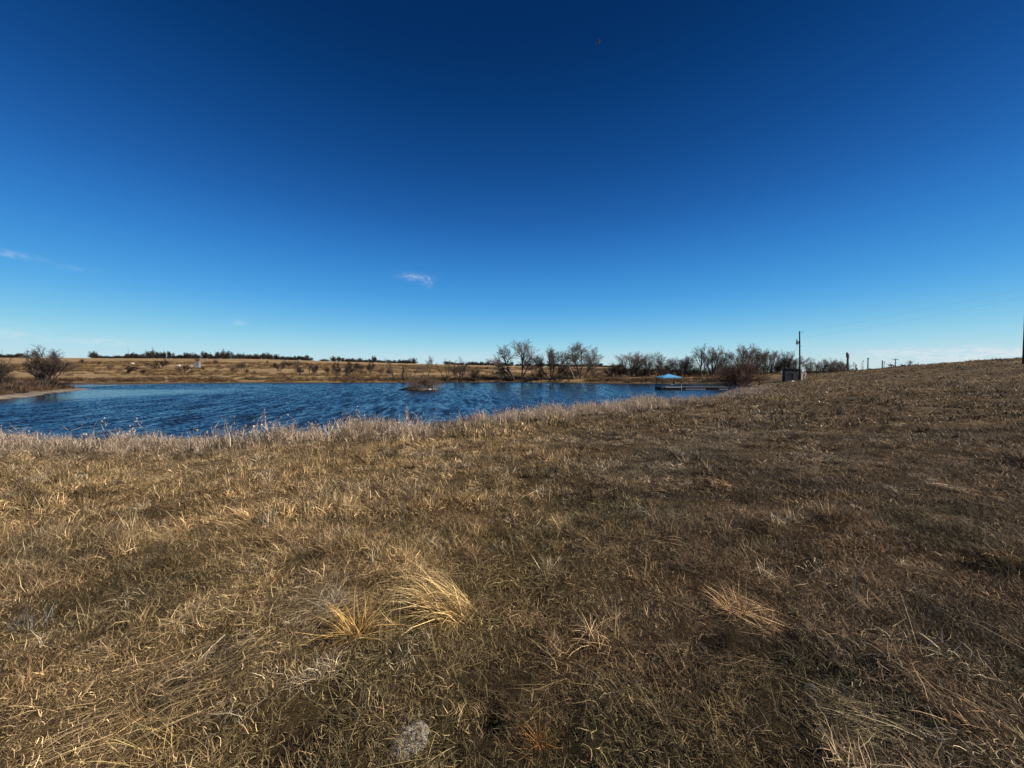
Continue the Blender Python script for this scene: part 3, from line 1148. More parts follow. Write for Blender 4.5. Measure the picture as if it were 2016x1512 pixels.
tussock('grass_tuft', 285, 1490, [
    dict(n=140, r=.14, L=(.12, .28), w=(.002, .004), tilt=(15, 75), bend=(10, 60), az=R(200), azsd=.9, curl=.15)],
    (.52, .38, .16), 'yellow straw tuft at the lower left edge', 'grass', 112)
tussock('dead_grass_stalk', 1690, 1190, [
    dict(n=2, r=.02, L=(.30, .36), w=(.005, .007), tilt=(82, 88), bend=(0, 6), az=R(20), azsd=.1, curl=.1, zmin=.05),
    dict(n=4, r=.02, L=(.08, .14), w=(.003, .005), tilt=(60, 88), bend=(0, 6), az=R(40), azsd=.5, curl=.1, zmin=.05)],
    (.55, .45, .32), 'pale bent dead stalk lying right of the rusty tuft', 'stalk', 113)


def rock(name, loc, size, mat, label, cat, seed, squash=.6, sub=3):
    import bmesh
    bm = bmesh.new()
    bmesh.ops.create_icosphere(bm, subdivisions=sub, radius=1)
    co = np.array([v.co[:] for v in bm.verts])
    f = .75 + .5 * fbm(co[:, 0] * 1.7 + seed * 9, co[:, 1] * 1.7 + co[:, 2] * 1.3, seed, 4)
    f2 = 1 + .10 * (fbm(co[:, 0] * 7 + seed, co[:, 1] * 7 + co[:, 2] * 5, seed + 3, 3) - .5)
    for v, a, b in zip(bm.verts, f, f2):
        v.co = (v.co.x * size[0] * a * b, v.co.y * size[1] * a * b, v.co.z * size[2] * a * b)
    me = bpy.data.meshes.new(name)
    bm.to_mesh(me)
    bm.free()
    me.materials.append(mat)
    for p in me.polygons:
        p.use_smooth = sub > 2
    o = link(bpy.data.objects.new(name, me))
    o.location = loc
    return tag(o, label, cat)


lx, ly, lz = fore(797, 1484)
rock('white_stone', (lx, ly, lz - .004), (.11, .12, .036), MAT['stone'], 'rough chalky white stone half buried in the grass', 'stone', 3, sub=4)
lx, ly, lz = fore(1612, 1374)
rock('grey_stone', (lx, ly, lz + .02), (.035, .028, .02), MAT['mud_grey'], 'small grey stone in the dark hollow at the lower right', 'stone', 5)


# ------------------------------------------------------------------ bare trees
def grow(rnd, trunks, P):
    """list of (points, radii, level) for a leafless tree"""
    out = []
    last = len(P['seg']) - 1

    def rec(p, d, L, r, lev):
        n = P['seg'][lev]
        wob, trop = P['wob'][lev], P['trop'][lev]
        pts, rad, dirs = [p], [r], [d]
        tip = r * (.35 if lev < last else .5)
        for i in range(n):
            d = (d[0] + rnd.gauss(0, wob), d[1] + rnd.gauss(0, wob), d[2] + rnd.gauss(0, wob) + trop)
            q = math.sqrt(d[0] ** 2 + d[1] ** 2 + d[2] ** 2)
            d = (d[0] / q, d[1] / q, d[2] / q)
            s = L / n
            p = (p[0] + d[0] * s, p[1] + d[1] * s, max(.03, p[2] + d[2] * s))
            pts.append(p)
            dirs.append(d)
            rad.append(r + (tip - r) * (i + 1) / n)
        out.append((pts, rad, lev))
        if lev == last:
            return
        nc = P['kids'][lev]
        nc = max(1, int(round(nc * rnd.uniform(.8, 1.25))))
        t0 = P['start'][lev]
        for k in range(nc):
            t = t0 + (1 - t0) * (k + rnd.random()) / nc
            i = min(n - 1, int(t * n))
            f = t * n - i
            a, b = pts[i], pts[i + 1]
            q = (a[0] + (b[0] - a[0]) * f, a[1] + (b[1] - a[1]) * f, a[2] + (b[2] - a[2]) * f)
            dd = dirs[i + 1]
            ang = math.radians(rnd.uniform(*P['ang'][lev]))
            # random perpendicular
            vx, vy, vz = rnd.gauss(0, 1), rnd.gauss(0, 1), rnd.gauss(0, 1)
            dot = vx * dd[0] + vy * dd[1] + vz * dd[2]
            vx, vy, vz = vx - dot * dd[0], vy - dot * dd[1], vz - dot * dd[2]
            m = math.sqrt(vx * vx + vy * vy + vz * vz) + 1e-6
            sa, ca = math.sin(ang) / m, math.cos(ang)
            nd = (dd[0] * ca + vx * sa, dd[1] * ca + vy * sa, dd[2] * ca + vz * sa)
            ll = L * P['ratio'][lev] * (1.15 - .55 * t) * rnd.uniform(.75, 1.2)
            rec(q, nd, ll, max(P['rmin'], (r + (tip - r) * t) * P['rr'][lev]), lev + 1)
    for (bx, by), lean_az, lean, L, r in trunks:
        a, t = math.radians(lean_az), math.radians(lean)
        rec((bx, by, -.15), (math.cos(a) * math.sin(t), math.sin(a) * math.sin(t), math.cos(t)), L, r, 0)
    return out


def tubes_mesh(name, branches, sides, mat):
    V, Q = [], []
    o = 0
    groups = {}
    for b in branches:
        groups.setdefault((len(b[0]), sides(b[2])), []).append(b)
    for (m, ns), bs in groups.items():
        P = np.array([b[0] for b in bs])
        Rr = np.array([b[1] for b in bs])
        D = np.empty_like(P)
        D[:, 1:-1] = P[:, 2:] - P[:, :-2]
        D[:, 0] = P[:, 1] - P[:, 0]
        D[:, -1] = P[:, -1] - P[:, -2]
        D /= np.linalg.norm(D, axis=2, keepdims=True) + 1e-9
        ref = np.where(np.abs(D[..., 2:3]) < .9, np.array((0, 0, 1.0)), np.array((1.0, 0, 0)))
        A = np.cross(D, ref)
        A /= np.linalg.norm(A, axis=2, keepdims=True) + 1e-9
        Bv = np.cross(D, A)
        th = 2 * np.pi * np.arange(ns) / ns
        ring = P[:, :, None, :] + Rr[:, :, None, None] * (A[:, :, None, :] * np.cos(th)[:, None] + Bv[:, :, None, :] * np.sin(th)[:, None])
        nb = len(bs)
        V.append(ring.reshape(-1, 3))
        base = o + (np.arange(nb) * m * ns)[:, None, None, None]
        i = np.arange(m - 1)[None, :, None, None] * ns
        k = np.arange(ns)[None, None, :, None]
        k2 = (k + 1) % ns
        q = np.concatenate([base + i + k, base + i + k2, base + i + ns + k2, base + i + ns + k], -1)
        Q.append(q.reshape(-1, 4))
        o += nb * m * ns
    return mesh_np(name, np.concatenate(V), quads=np.concatenate(Q), mats=[mat])


P_TREE = dict(seg=[7, 5, 3, 2], kids=[8, 8, 7], ratio=[.58, .55, .55], ang=[(18, 45), (22, 50), (20, 55)], wob=[.09, .12, .15, .18],
              trop=[.05, .07, .05, .02], start=[.30, .2, .15], rr=[.62, .6, .6], rmin=.016)
P_FINE = dict(P_TREE, kids=[9, 9, 9], rmin=.014)
P_BUSH = dict(seg=[4, 3, 2], kids=[9, 9], ratio=[.60, .55], ang=[(20, 55), (20, 60)], wob=[.14, .18, .22],
              trop=[.05, .03, .0], start=[.15, .12], rr=[.6, .6], rmin=.014)
P_DEAD = dict(seg=[7, 4, 3], kids=[6, 6], ratio=[.42, .5], ang=[(20, 45), (20, 50)], wob=[.10, .14, .18],
              trop=[.03, .10, .05], start=[.45, .25], rr=[.55, .55], rmin=.018)


def tree_meshes(seed, trunks, P, bark, twig, cut=2):
    b = grow(random.Random(seed), trunks, P)
    last = len(P['seg']) - 1
    cut = min(cut, last)
    t = tubes_mesh('trunk', [x for x in b if x[2] < cut], lambda l: 6 if l == 0 else 4, bark)
    c = tubes_mesh('crown', [x for x in b if x[2] >= cut], lambda l: 3, twig)
    allp = np.array([p for x in b for p in x[0]])
    top = np.percentile(allp[:, 2], 99.7)
    w = np.percentile(allp[:, 0], 99) - np.percentile(allp[:, 0], 1)
    return t, c, top, w


def put_tree(name, meshes, loc, h, w, label, cat='tree', group=None, rz=0.0):
    t, c, top, w0 = meshes
    o = empty(name, loc, label, cat, group, rz)
    sz = h / top
    sx = sz if w is None else w / w0
    o.scale = (sx, (sx + sz) / 2, sz)
    for nm, me in (('trunk', t), ('crown', c)):
        link(bpy.data.objects.new(nm, me), o)
    return o


def px_m(p, D):
    return p * D * S / F


BK, TW, TG, TR_, TD = MAT['bark'], MAT['twig'], MAT['twig_grey'], MAT['twig_red'], MAT['twig_dark']

# -- the tall willows on the far bank (px of the trunk, depth, height px, width px)
P_WIL = dict(P_FINE, kids=[10, 10, 14], ratio=[.66, .55, .50], ang=[(18, 48), (22, 50), (20, 55)], trop=[.02, .05, .03, .0], start=[.34, .2, .15], rmin=.015)
big = [
    ('willow_tree', 1018, 98, 80, 96, [((-.5, 0), 175, 22, 7.0, .24), ((-.4, .3), 170, 48, 5.0, .17), ((.9, 0), 10, 10, 7.5, .24), ((.9, .2), 15, 30, 6.0, .18), ((-.2, 0), 150, 70, 4.0, .13)], TG, P_WIL,
     'largest bare willow on the far bank, two trunks with a wide fan crown'),
    ('willow_tree', 1086, 97, 64, 80, [((-.2, 0), 180, 38, 6.5, .22), ((0, .1), 175, 14, 6.3, .22), ((.1, 0), 5, 12, 6.3, .22), ((.2, 0), 0, 34, 6.0, .2), ((.2, .2), 10, 58, 4.5, .15)], TW, P_WIL,
     'dark many stemmed bare willow right of the largest one'),
    ('willow_tree', 1142, 97, 73, 54, [((0, 0), 172, 12, 7.5, .17), ((.1, .1), 20, 12, 6.5, .13)], TG, P_WIL,
     'tall slim bare willow with a forked dark trunk'),
    ('willow_tree', 1150, 98, 62, 36, [((0, 0), 10, 7, 6.5, .16), ((.1, .1), 15, 28, 4.6, .11)], TG, P_WIL,
     'slender bare willow at the right end of the tall group'),
]
for i, (nm, px, D, hp, wp, tr, tw, P, lab) in enumerate(big):
    put_tree(nm, tree_meshes(300 + i, tr, P, BK, tw), at(px, D), px_m(hp, D), px_m(wp, D), lab)
put_tree('dead_tree', tree_meshes(320, [((0, 0), 178, 9, 6.5, .14)], P_DEAD, MAT['bark_pale'], TG), at(1132, 96), px_m(60, 96), px_m(26, 96),
         'pale trunked thin tree leaning left among the tall willows')
shore = [
    ('dead_tree', 779, 96, 46, 30, [((0, 0), 165, 10, 6.0, .15), ((0, 0), 160, 20, 4.5, .09)], P_DEAD, TG, 'thin dead tree leaning left, left of the little island'),
    ('snapped_tree', 798, 96, 31, 14, [((0, 0), 170, 6, 4.2, .22)], dict(P_DEAD, kids=[4, 4], ratio=[.3, .5]), TW, 'snapped dark trunk standing behind the little island'),
    ('broken_tree', 808, 95, 29, 20, [((0, 0), 15, 34, 4.6, .24), ((0, 0), 150, 22, 2.4, .12)], dict(P_DEAD, kids=[4, 3], ratio=[.22, .4]), TW, 'thick dark broken trunk leaning right behind the island'),
    ('willow_tree', 838, 96, 50, 40, [((0, 0), 10, 20, 6.0, .17), ((.1, .1), 150, 10, 4.5, .10)], dict(P_TREE, start=[.55, .3, .2]), TG, 'forked pale crowned tree rising behind the island'),
    ('dead_tree', 876, 97, 44, 36, [((0, 0), 150, 28, 5.0, .12), ((.2, 0), 20, 6, 6.0, .10), ((.1, 0), 10, 14, 5.4, .10)], P_DEAD, TW, 'spindly dead tree with thin upright poles right of the island'),
    ('willow_tree', 903, 96, 48, 46, [((-.2, 0), 20, 30, 6.0, .16), ((0, 0), 10, 14, 6.2, .16), ((.1, 0), 170, 8, 5.6, .14), ((.2, 0), 0, 42, 5.2, .13), ((-.1, 0), 165, 30, 4.2, .12)], P_TREE, TW, 'fan shaped many stemmed bare tree right of the spindly dead tree'),
    ('bare_shrub', 932, 97, 27, 34, [((.1 * k, 0), 60 * k, 25, 3.2, .08) for k in range(6)], P_BUSH, TD, 'dense dark rounded shrub at the foot of the fan shaped tree'),
]
for i, (nm, px, D, hp, wp, tr, P, tw, lab) in enumerate(shore):
    put_tree(nm, tree_meshes(340 + i, tr, P, BK, tw, 2 if len(P['seg']) > 3 else 1), at(px, D), px_m(hp, D), px_m(wp, D), lab,
             'shrub' if 'shrub' in nm else 'tree')


def bush_trunks(n, L, lean=(8, 45), r=.07, spread=.25, seed=0):
    rr = random.Random(seed)
    return [((rr.gauss(0, spread), rr.gauss(0, spread)), rr.uniform(0, 360), rr.uniform(*lean), L * rr.uniform(.75, 1.1), r * rr.uniform(.7, 1.2)) for _ in range(n)]


BUSH = [tree_meshes(400 + k, bush_trunks(7, 3, seed=k), dict(P_BUSH, rmin=.022), BK, (TD, TD, TW, TR_)[k % 4], 1) for k in range(6)]
DENSE = [tree_meshes(420 + k, bush_trunks(9, 3, (5, 55), .07, .5, 20 + k), dict(P_BUSH, kids=[8, 8]), BK, (TW, TD, TR_, TW)[k % 4], 1) for k in range(4)]
MULTI = [tree_meshes(440 + k, bush_trunks(4, 6, (4, 32), .13, .3, 40 + k), P_TREE, BK, (TW, TG, TR_, TG, TW)[k % 5]) for k in range(5)]
MESQ = [tree_meshes(460 + k, bush_trunks(4, 2.6, (10, 50), .12, .15, 60 + k), dict(P_TREE, kids=[7, 7, 6], trop=[.0, .02, .0, 0], rmin=.02), BK, TD) for k in range(4)]
ORD = ['first', 'second', 'third', 'fourth', 'fifth', 'sixth', 'seventh', 'eighth', 'ninth', 'tenth', 'eleventh', 'twelfth', 'thirteenth',
       'fourteenth', 'fifteenth', 'sixteenth', 'seventeenth', 'eighteenth', 'nineteenth', 'twentieth', 'twenty-first', 'twenty-second',
       'twenty-third', 'twenty-fourth', 'twenty-fifth', 'twenty-sixth', 'twenty-seventh', 'twenty-eighth', 'twenty-ninth', 'thirtieth',
       'thirty-first', 'thirty-second', 'thirty-third', 'thirty-fourth', 'thirty-fifth', 'thirty-sixth', 'thirty-seventh', 'thirty-eighth']

# -- single shrubs and small trees on the open hillside: px, base row, height px, width px
_, _d = 0, 0
YS = np.arange(94, 400, 1.0)


def depth_of(px, row):
    """depth at which the hillside passes under this row"""
    y = YS * S
    x = (px - 1008) / F * y
    z = terrain(x, y)[0]
    rows = 732 - (z - CAM_Z) * F / y
    ok = np.where(rows <= row)[0]
    return float(YS[ok[0]]) if len(ok) else 390.0


hill = [(165, 715, 9, 10), (197, 718, 8, 8), (215, 726, 10, 12), (248, 735, 18, 22), (280, 736, 10, 16), (315, 726, 19, 29), (361, 737, 22, 25),
        (388, 712, 8, 10), (425, 716, 9, 10), (432, 724, 8, 7), (401, 729, 8, 7), (463, 733, 14, 17), (479, 729, 18, 14), (486, 736, 12, 7), (501, 736, 8, 9),
        (527, 716, 7, 6), (551, 730, 22, 22), (570, 722, 12, 20), (584, 722, 15, 17), (592, 738, 18, 21), (614, 739, 26, 24), (645, 735, 14, 12),
        (662, 744, 31, 28), (683, 740, 26, 18), (696, 734, 28, 18), (712, 728, 10, 20), (730, 737, 26, 32), (750, 736, 12, 14), (768, 738, 14, 12),
        (958, 727, 6, 8), (980, 722, 6, 9), (1055, 731, 14, 9), (1062, 734, 8, 10)]
hill.sort()
for i, (px, row, hp, wp) in enumerate(hill):
    D = depth_of(px, row)
    proto = (MESQ if hp > 16 else BUSH)[i % 4]
    size = 'tiny' if hp < 9 else 'small' if hp < 14 else 'spreading' if wp > hp * 1.2 else 'bare'
    put_tree('hillside_shrub', proto, at(px, D), px_m(hp, D), px_m(wp, D),
             '%s leafless shrub on the open tan hillside, %s from the left' % (size, ORD[i]), 'shrub', 'shrubs on the open hillside', random.uniform(0, 6.28))

# -- trees along the hilltop
ridge = []


def row(x0, x1, step, h, D=398, where='on the hilltop'):
    x = x0
    while x <= x1:
        ridge.append((x + random.uniform(-.3, .3) * step, 1.25 * h * random.uniform(.6, 1.2) * (.65 + .7 * (.5 + .5 * math.sin(x * .13) * math.cos(x * .041 + 1))), step * random.uniform(1.5, 2.6), D + random.uniform(-6, 6), where))
        x += step * random.uniform(.45, .95)


row(2, 58, 9, 8, where='on the hilltop above the spit at the far left')
row(182, 212, 8, 10, where='in the leftmost detached hilltop clump')
row(217, 240, 8, 5, where='in the low hilltop gap left of the radio mast')
row(248, 342, 7, 12, where='in the long dense hilltop row under the radio mast')
row(344, 398, 8, 10, where='in the hilltop row above the silver blind')
row(402, 432, 8, 11, where='in the hilltop clump just right of the silver blind')
row(438, 458, 8, 13, where='in the tall rounded hilltop clump right of the blind')
row(464, 506, 8, 12, where='in the hilltop clump right of the tall rounded one')
row(510, 564, 8, 11, where='in the last dense hilltop row before the slope drops')
row(572, 615, 10, 8, where='in the sparse hilltop group on the dropping slope')
row(634, 645, 9, 5, where='in the tiny lone pair on the hilltop')
row(656, 702, 8, 8, where='in the skyline clump left of the thin dead tree')
row(706, 758, 8, 8, where='in the skyline row next to the thin dead tree')
row(764, 818, 9, 7, where='on the skyline behind the broken trunks')
row(878, 1012, 7, 7, where='in the skyline row left of the largest willow')
row(1018, 1070, 8, 7, where='on the skyline behind the two widest willows')
row(1080, 1152, 9, 6, where='on the skyline behind the slim willows')
row(1166, 1230, 9, 7, 380, 'on the skyline between the willows and the thicket')
RID = [tubes_mesh('distant_tree', grow(random.Random(500 + k), bush_trunks(6, 3, (5, 50), .10, .4, 80 + k), dict(P_BUSH, kids=[10, 11], rmin=.055, start=[.03, .1])), lambda l: 3, MAT['twig_dark']) for k in range(4)]
for i, (px, hp, wp, D, where) in enumerate(ridge):
    o = bpy.data.objects.new('distant_tree', RID[i % 4])
    link(o)
    x, y, z = at(px, D)
    o.location = (x, y, z - .3)
    o.rotation_euler = (0, 0, random.uniform(0, 6.28))
    hh, ww = px_m(hp, D), px_m(wp, D)
    o.scale = (ww / 5.2, ww / 5.2, hh / 4.4)
    tag(o, 'dark leafless tree ' + where, 'tree', 'trees ' + where)

# -- thicket behind the right end of the pond
thick = [(1212, 101, 28, 26), (1238, 100, 50, 44), (1252, 102, 46, 30), (1278, 100, 44, 34), (1300, 101, 48, 36), (1322, 102, 36, 30), (1340, 101, 40, 30), (1356, 102, 42, 28),
         (1381, 99, 66, 48), (1404, 100, 60, 54), (1426, 101, 40, 30), (1464, 98, 62, 66), (1486, 101, 54, 34), (1512, 100, 52, 34), (1532, 102, 46, 30), (1548, 101, 46, 26), (1562, 103, 34, 30)]
big_thick = tree_meshes(480, [((0, 0), 90, 4, 7.5, .26), ((.1, 0), 20, 30, 5.5, .16)], P_TREE, BK, TW)
fan_thick = tree_meshes(481, [((-.2, 0), 170, 30, 6, .16), ((0, 0), 170, 10, 6.4, .17), ((.1, 0), 10, 12, 6.4, .17), ((.2, 0), 10, 34, 6, .15), ((0, .2), 90, 12, 6, .13)], P_FINE, BK, TG)
for i, (px, D, hp, wp) in enumerate(thick):
    proto = big_thick if px == 1381 else fan_thick if px in (1404, 1464) else MULTI[i % 5]
    what = {1381: 'tallest dark trunked bare tree in the thicket behind the dock', 1404: 'fan crowned bare tree just right of the tallest thicket tree',
            1464: 'wide fan crowned bare tree behind the waterside bush'}.get(px, 'bare tree in the thicket behind the pond, %s from the left' % ORD[i])
    put_tree('thicket_tree', proto, at(px, D), px_m(hp, D), px_m(wp, D), what, 'tree', 'trees in the thicket behind the pond', 0 if px in (1381, 1404, 1464) else random.uniform(0, 6.28))
under = [(x, 102.5 + random.uniform(-1.5, 3), random.uniform(20, 31), random.uniform(26, 40)) for x in range(1204, 1566, 13)]
for i, (px, D, hp, wp) in enumerate(under):
    put_tree('undergrowth_shrub', DENSE[i % 4], at(px, D), px_m(hp, D), px_m(wp, D),
             'low brown undergrowth shrub in the thicket behind the pond, %s from the left' % ORD[i], 'shrub', 'undergrowth in the thicket', random.uniform(0, 6.28))
low = [(1046, 95.5, 13, 34, 'low dark brush between the largest willow and its dark neighbour'), (1090, 95, 13, 34, 'low dark brush at the foot of the dark many stemmed willow'),
       (1024, 95.5, 10, 18, 'small dark brush at the foot of the largest willow'), (1128, 99, 18, 50, 'brown brush behind the slim willows'),
       (1168, 99, 20, 30, 'brown brush right of the slender willow'), (1065, 99, 18, 40, 'brown brush behind the two widest willows'), (1292, 88.5, 9, 26, 'low brush on the bank left of the blue canopy'),
       (982, 96, 8, 30, 'low brown brush left of the largest willow')]
for i, (px, D, hp, wp, lab) in enumerate(low):
    put_tree('bank_shrub', DENSE[i % 4], at(px, D), px_m(hp, D), px_m(wp, D), lab, 'shrub', None, random.uniform(0, 6.28))

# -- bush at the water by the dock
WATERSIDE = tree_meshes(490, bush_trunks(16, 3.2, (5, 62), .06, .7, 99), dict(P_BUSH, kids=[13, 12], rmin=.015), BK, TR_, 1)
x, y, z = at(1462, 59.5)
put_tree('waterside_bush', WATERSIDE, (x, y, z), px_m(64, 59.5), px_m(96, 59.5), 'dense reddish brown bush at the water where the dock meets land', 'bush')

# -- peninsula on the left
PEN = tree_meshes(492, [((-.1, 0), 170, 16, 3.0, .10), ((0, 0), 100, 6, 3.2, .11), ((.1, 0), 10, 18, 3.0, .10), ((.1, .1), 20, 45, 2.6, .07), ((-.1, .1), 160, 45, 2.6, .07)],
                  dict(P_FINE, kids=[10, 9, 9], rmin=.008), BK, TW)
x, y, z = at(84, 52)
put_tree('peninsula_tree', PEN, (x, y, z), px_m(84, 52), px_m(108, 52), 'bare spreading tree on the spit at the left', 'tree')
PEN2 = tree_meshes(493, bush_trunks(7, 3.4, (5, 40), .09, .3, 120), dict(P_BUSH, kids=[12, 12]), BK, TD, 1)
x, y, z = at(-12, 46)
put_tree('dark_tree', PEN2, (x, y, z), px_m(66, 46), px_m(72, 46), 'dense dark tree cut by the left edge of the photo', 'tree')
for i, (px, D, hp, wp, lab) in enumerate([(36, 48, 22, 40, 'low brown brush between the dark tree and the spreading tree'), (112, 54, 20, 34, 'low brown brush right of the spreading tree on the spit'),
                                          (64, 51, 20, 34, 'low brown brush at the foot of the spreading tree'), (10, 42, 18, 40, 'low brown brush beneath the dark tree at the left edge')]):
    put_tree('spit_shrub', BUSH[(i * 3 + 2) % 6], at(px, D), px_m(hp, D), px_m(wp, D), lab, 'shrub', None, i * 1.3)

# ------------------------------------------------------------------ the little island
def build_island():
    D = 55.2
    cx, cy = (826 - 1008) / F * D * S, D * S
    n, rings = 40, 9
    vs, fs = [(0, 0, .42)], []
    for r in range(1, rings + 1):
        t = r / rings
        for k in range(n):
            a = 2 * math.pi * k / n
            rr = t * (1 + .22 * math.sin(2 * a + 1) + .12 * math.sin(5 * a) + .06 * math.sin(9 * a + 2))
            zz = .42 * (1 - t ** 1.6) - .25 * max(0, t - .8) / .2 + .05 * math.sin(k * 3.1 + r * 1.7)
            vs.append((3.2 * rr * math.cos(a), 1.5 * rr * math.sin(a), zz))
    for k in range(n):
        fs.append((0, 1 + k, 1 + (k + 1) % n))
    for r in range(rings - 1):
        for k in range(n):
            a, b = 1 + r * n + k, 1 + r * n + (k + 1) % n
            fs.append((a, a + n, b + n, b))
    mb = MB()
    mb.add(vs, fs)
    o = mb.build('island', MAT['soil'], None, (cx, cy, 0), True)
    tag(o, 'tiny brown mud island in the pond', 'island', kind='structure')
    ISL = tree_meshes(495, bush_trunks(20, 2.2, (5, 72), .045, .7, 130), dict(P_BUSH, kids=[12, 10], rmin=.014), BK, MAT['twig_tan'], 1)
    put_tree('island_bush', ISL, (cx + .55, cy, .25), px_m(29, D), px_m(66, D), 'sprawling reddish brown bush covering the little island', 'bush')
    mb = MB()
    mb.tube([(-.3, 0, .5), (-1.0, -.1, .42), (-2.0, -.2, .2), (-3.0, -.25, .08)], [.17, .15, .11, .06], 7)
    mb.tube([(-1.0, -.1, .42), (-1.5, -.2, .8), (-2.1, -.1, 1.25)], [.10, .07, .03], 6)
    mb.tube([(-.3, 0, .5), (-.1, -.3, .8), (.2, -.4, 1.2)], [.12, .08, .04], 6)
    mb.tube([(-.8, -.1, .42), (-.7, -.6, .25), (-.9, -1.1, .02)], [.10, .08, .05], 6)
    d = mb.build('driftwood_log', MAT['bark'], None, (cx - .5, cy - .5, 0), True)
    tag(d, 'dark fallen branch trailing off the left of the island', 'driftwood')
    rock('white_stone', (cx + 1.95, cy - 1.1, .14), (.30, .2, .14), MAT['white'], 'bright white lump on the shore of the little island', 'stone', 8)
    rng = np.random.default_rng(77)
    me = blade_mesh('bleached_weed', weed_parts(rng, 22, 1.1, .02, .35), blade_mat('island_weed', False, (.55, .50, .43)))
    w = link(bpy.data.objects.new('bleached_weed', me))
    w.location = (cx + 2.7, cy - .4, .02)
    tag(w, 'bleached weed at the right tip of the little island', 'weed')


build_island()

# ------------------------------------------------------------------ dock with blue canopy
def build_dock():
    D = 55.0
    k = D * S / F                       # metres per px at the dock
    x0, y0 = (1302 - 1008) * k, D * S
    root = empty('floating_dock', (x0, y0, 0), 'floating dock with a blue canopy at its end, reaching out from the right bank', 'dock')
    W = 40 * k                          # end platform
    L = 140 * k                         # whole length
    dz = .50
    # platform deck planks and walkway planks
    m = MB().box(0, W, 0, 3.0, dz - .10, dz - .02)
    m.build('deck_frame', MAT['deck'], root)
    m = MB().box(W, L, .9, 2.3, dz - .10, dz - .02)
    m.build('walkway_frame', MAT['deck'], root)
    pm = None
    n = int(W / .30)
    for i in range(n):
        a = i * W / n
        o = MB().box(.01, W / n - .012, 0, 3.0, 0, .03).build('deck_plank', MAT['deck'], root, (a, 0, dz - .019)) if pm is None else link(bpy.data.objects.new('deck_plank', pm), root)
        pm = o.data
        o.location = (a, 0, dz - .019)
    pm = None
    n = int((L - W) / .32)
    for i in range(n):
        a = W + i * (L - W) / n
        o = MB().box(.01, (L - W) / n - .012, .9, 2.3, 0, .03).build('walkway_plank', MAT['deck'], root) if pm is None else link(bpy.data.objects.new('walkway_plank', pm), root)
        pm = o.data
        o.location = (a, 0, dz - .019)
    for a, b, mt in ((0, 6.5 * k, 'float_dark'), (7 * k, 39 * k, 'float_dark'), (41 * k, 52 * k, 'float_dark'), (53 * k, 94 * k, 'float_pale'), (95 * k, 119 * k, 'float_dark'), (120 * k, 138 * k, 'float_pale')):
        ya, yb = (.05, 2.95) if b < W else (1.0, 2.2)
        MB().box(a, b, ya, yb, -.12, dz - .105).build('float', MAT[mt], root, bevel=.04)
    # long pale panel along the platform side
    m = MB().box(8 * k, 40.5 * k, -.06, -.01, dz - .10, dz + .10)
    m.build('side_panel', MAT['galv'], root)
    # corner posts, canopy
    eave, peak = 1.82 * S, 2.32 * S
    px = [3 * k, 39.5 * k]
    for a in px:
        for b in (.12, 2.88):
            MB().tube([(a, b, dz), (a, b, eave)], .05, 6).build('post', MAT['dark_metal'], root)
    m = MB()
    e = .12
    c = [(px[0] - e, -e, eave), (px[1] + e, -e, eave), (px[1] + e, 3 + e, eave), (px[0] - e, 3 + e, eave)]
    apex = ((px[0] + px[1]) / 2, 1.5, peak)
    c2 = [(p[0], p[1], p[2] - .14) for p in c]
    m.add(c + [apex] + c2, [(0, 1, 4), (1, 2, 4), (2, 3, 4), (3, 0, 4), (0, 5, 6, 1), (1, 6, 7, 2), (2, 7, 8, 3), (3, 8, 5, 0)])
    m.build('canopy', MAT['blue'], root)
    # rails round the platform and along the far side of the walkway
    rail = dz + .78
    for zz in (rail, dz + .42):
        MB().tube([(.04, .05, zz), (.04, 2.95, zz), (W, 2.95, zz)], .04, 6).build('rail', MAT['dark_metal'], root)
    MB().tube([(.04, .05, rail), (W * .55, .05, rail)], .04, 6).build('rail', MAT['dark_metal'], root)
    MB().tube([(W, 2.25, rail), (L, 2.25, rail)], .035, 6).build('rail', MAT['dark_metal'], root)
    for a, b in [(.04, .05), (.04, 1.5), (.04, 2.95), (W * .5, 2.95), (W, 2.95)] + [(W + i * (L - W) / 7, 2.25) for i in range(1, 8)]:
        MB().tube([(a, b, dz - .05), (a, b, rail)], .035, 6).build('rail_post', MAT['dark_metal'], root)
    MB().tube([(40 * k, .02, -.05), (40 * k, .02, dz + .45)], .045, 6).build('mooring_post', MAT['pale_wood'], root)
    # a seat on the platform
    s = empty('seat', (x0 + 27 * k, y0 + 1.2, dz + .012), 'small white seat on the dock under the blue canopy', 'seat')
    MB().box(-.32, .22, -.22, .22, .40, .46).build('seat_pad', MAT['white'], s, bevel=.02)
    MB().box(.20, .26, -.22, .22, .44, .80).build('backrest', MAT['black'], s, bevel=.02)
    for a in (-.28, .2):
        for b in (-.18, .18):
            MB().tube([(a, b, 0), (a, b, .42)], .02, 6).build('leg', MAT['dark_metal'], s)


build_dock()

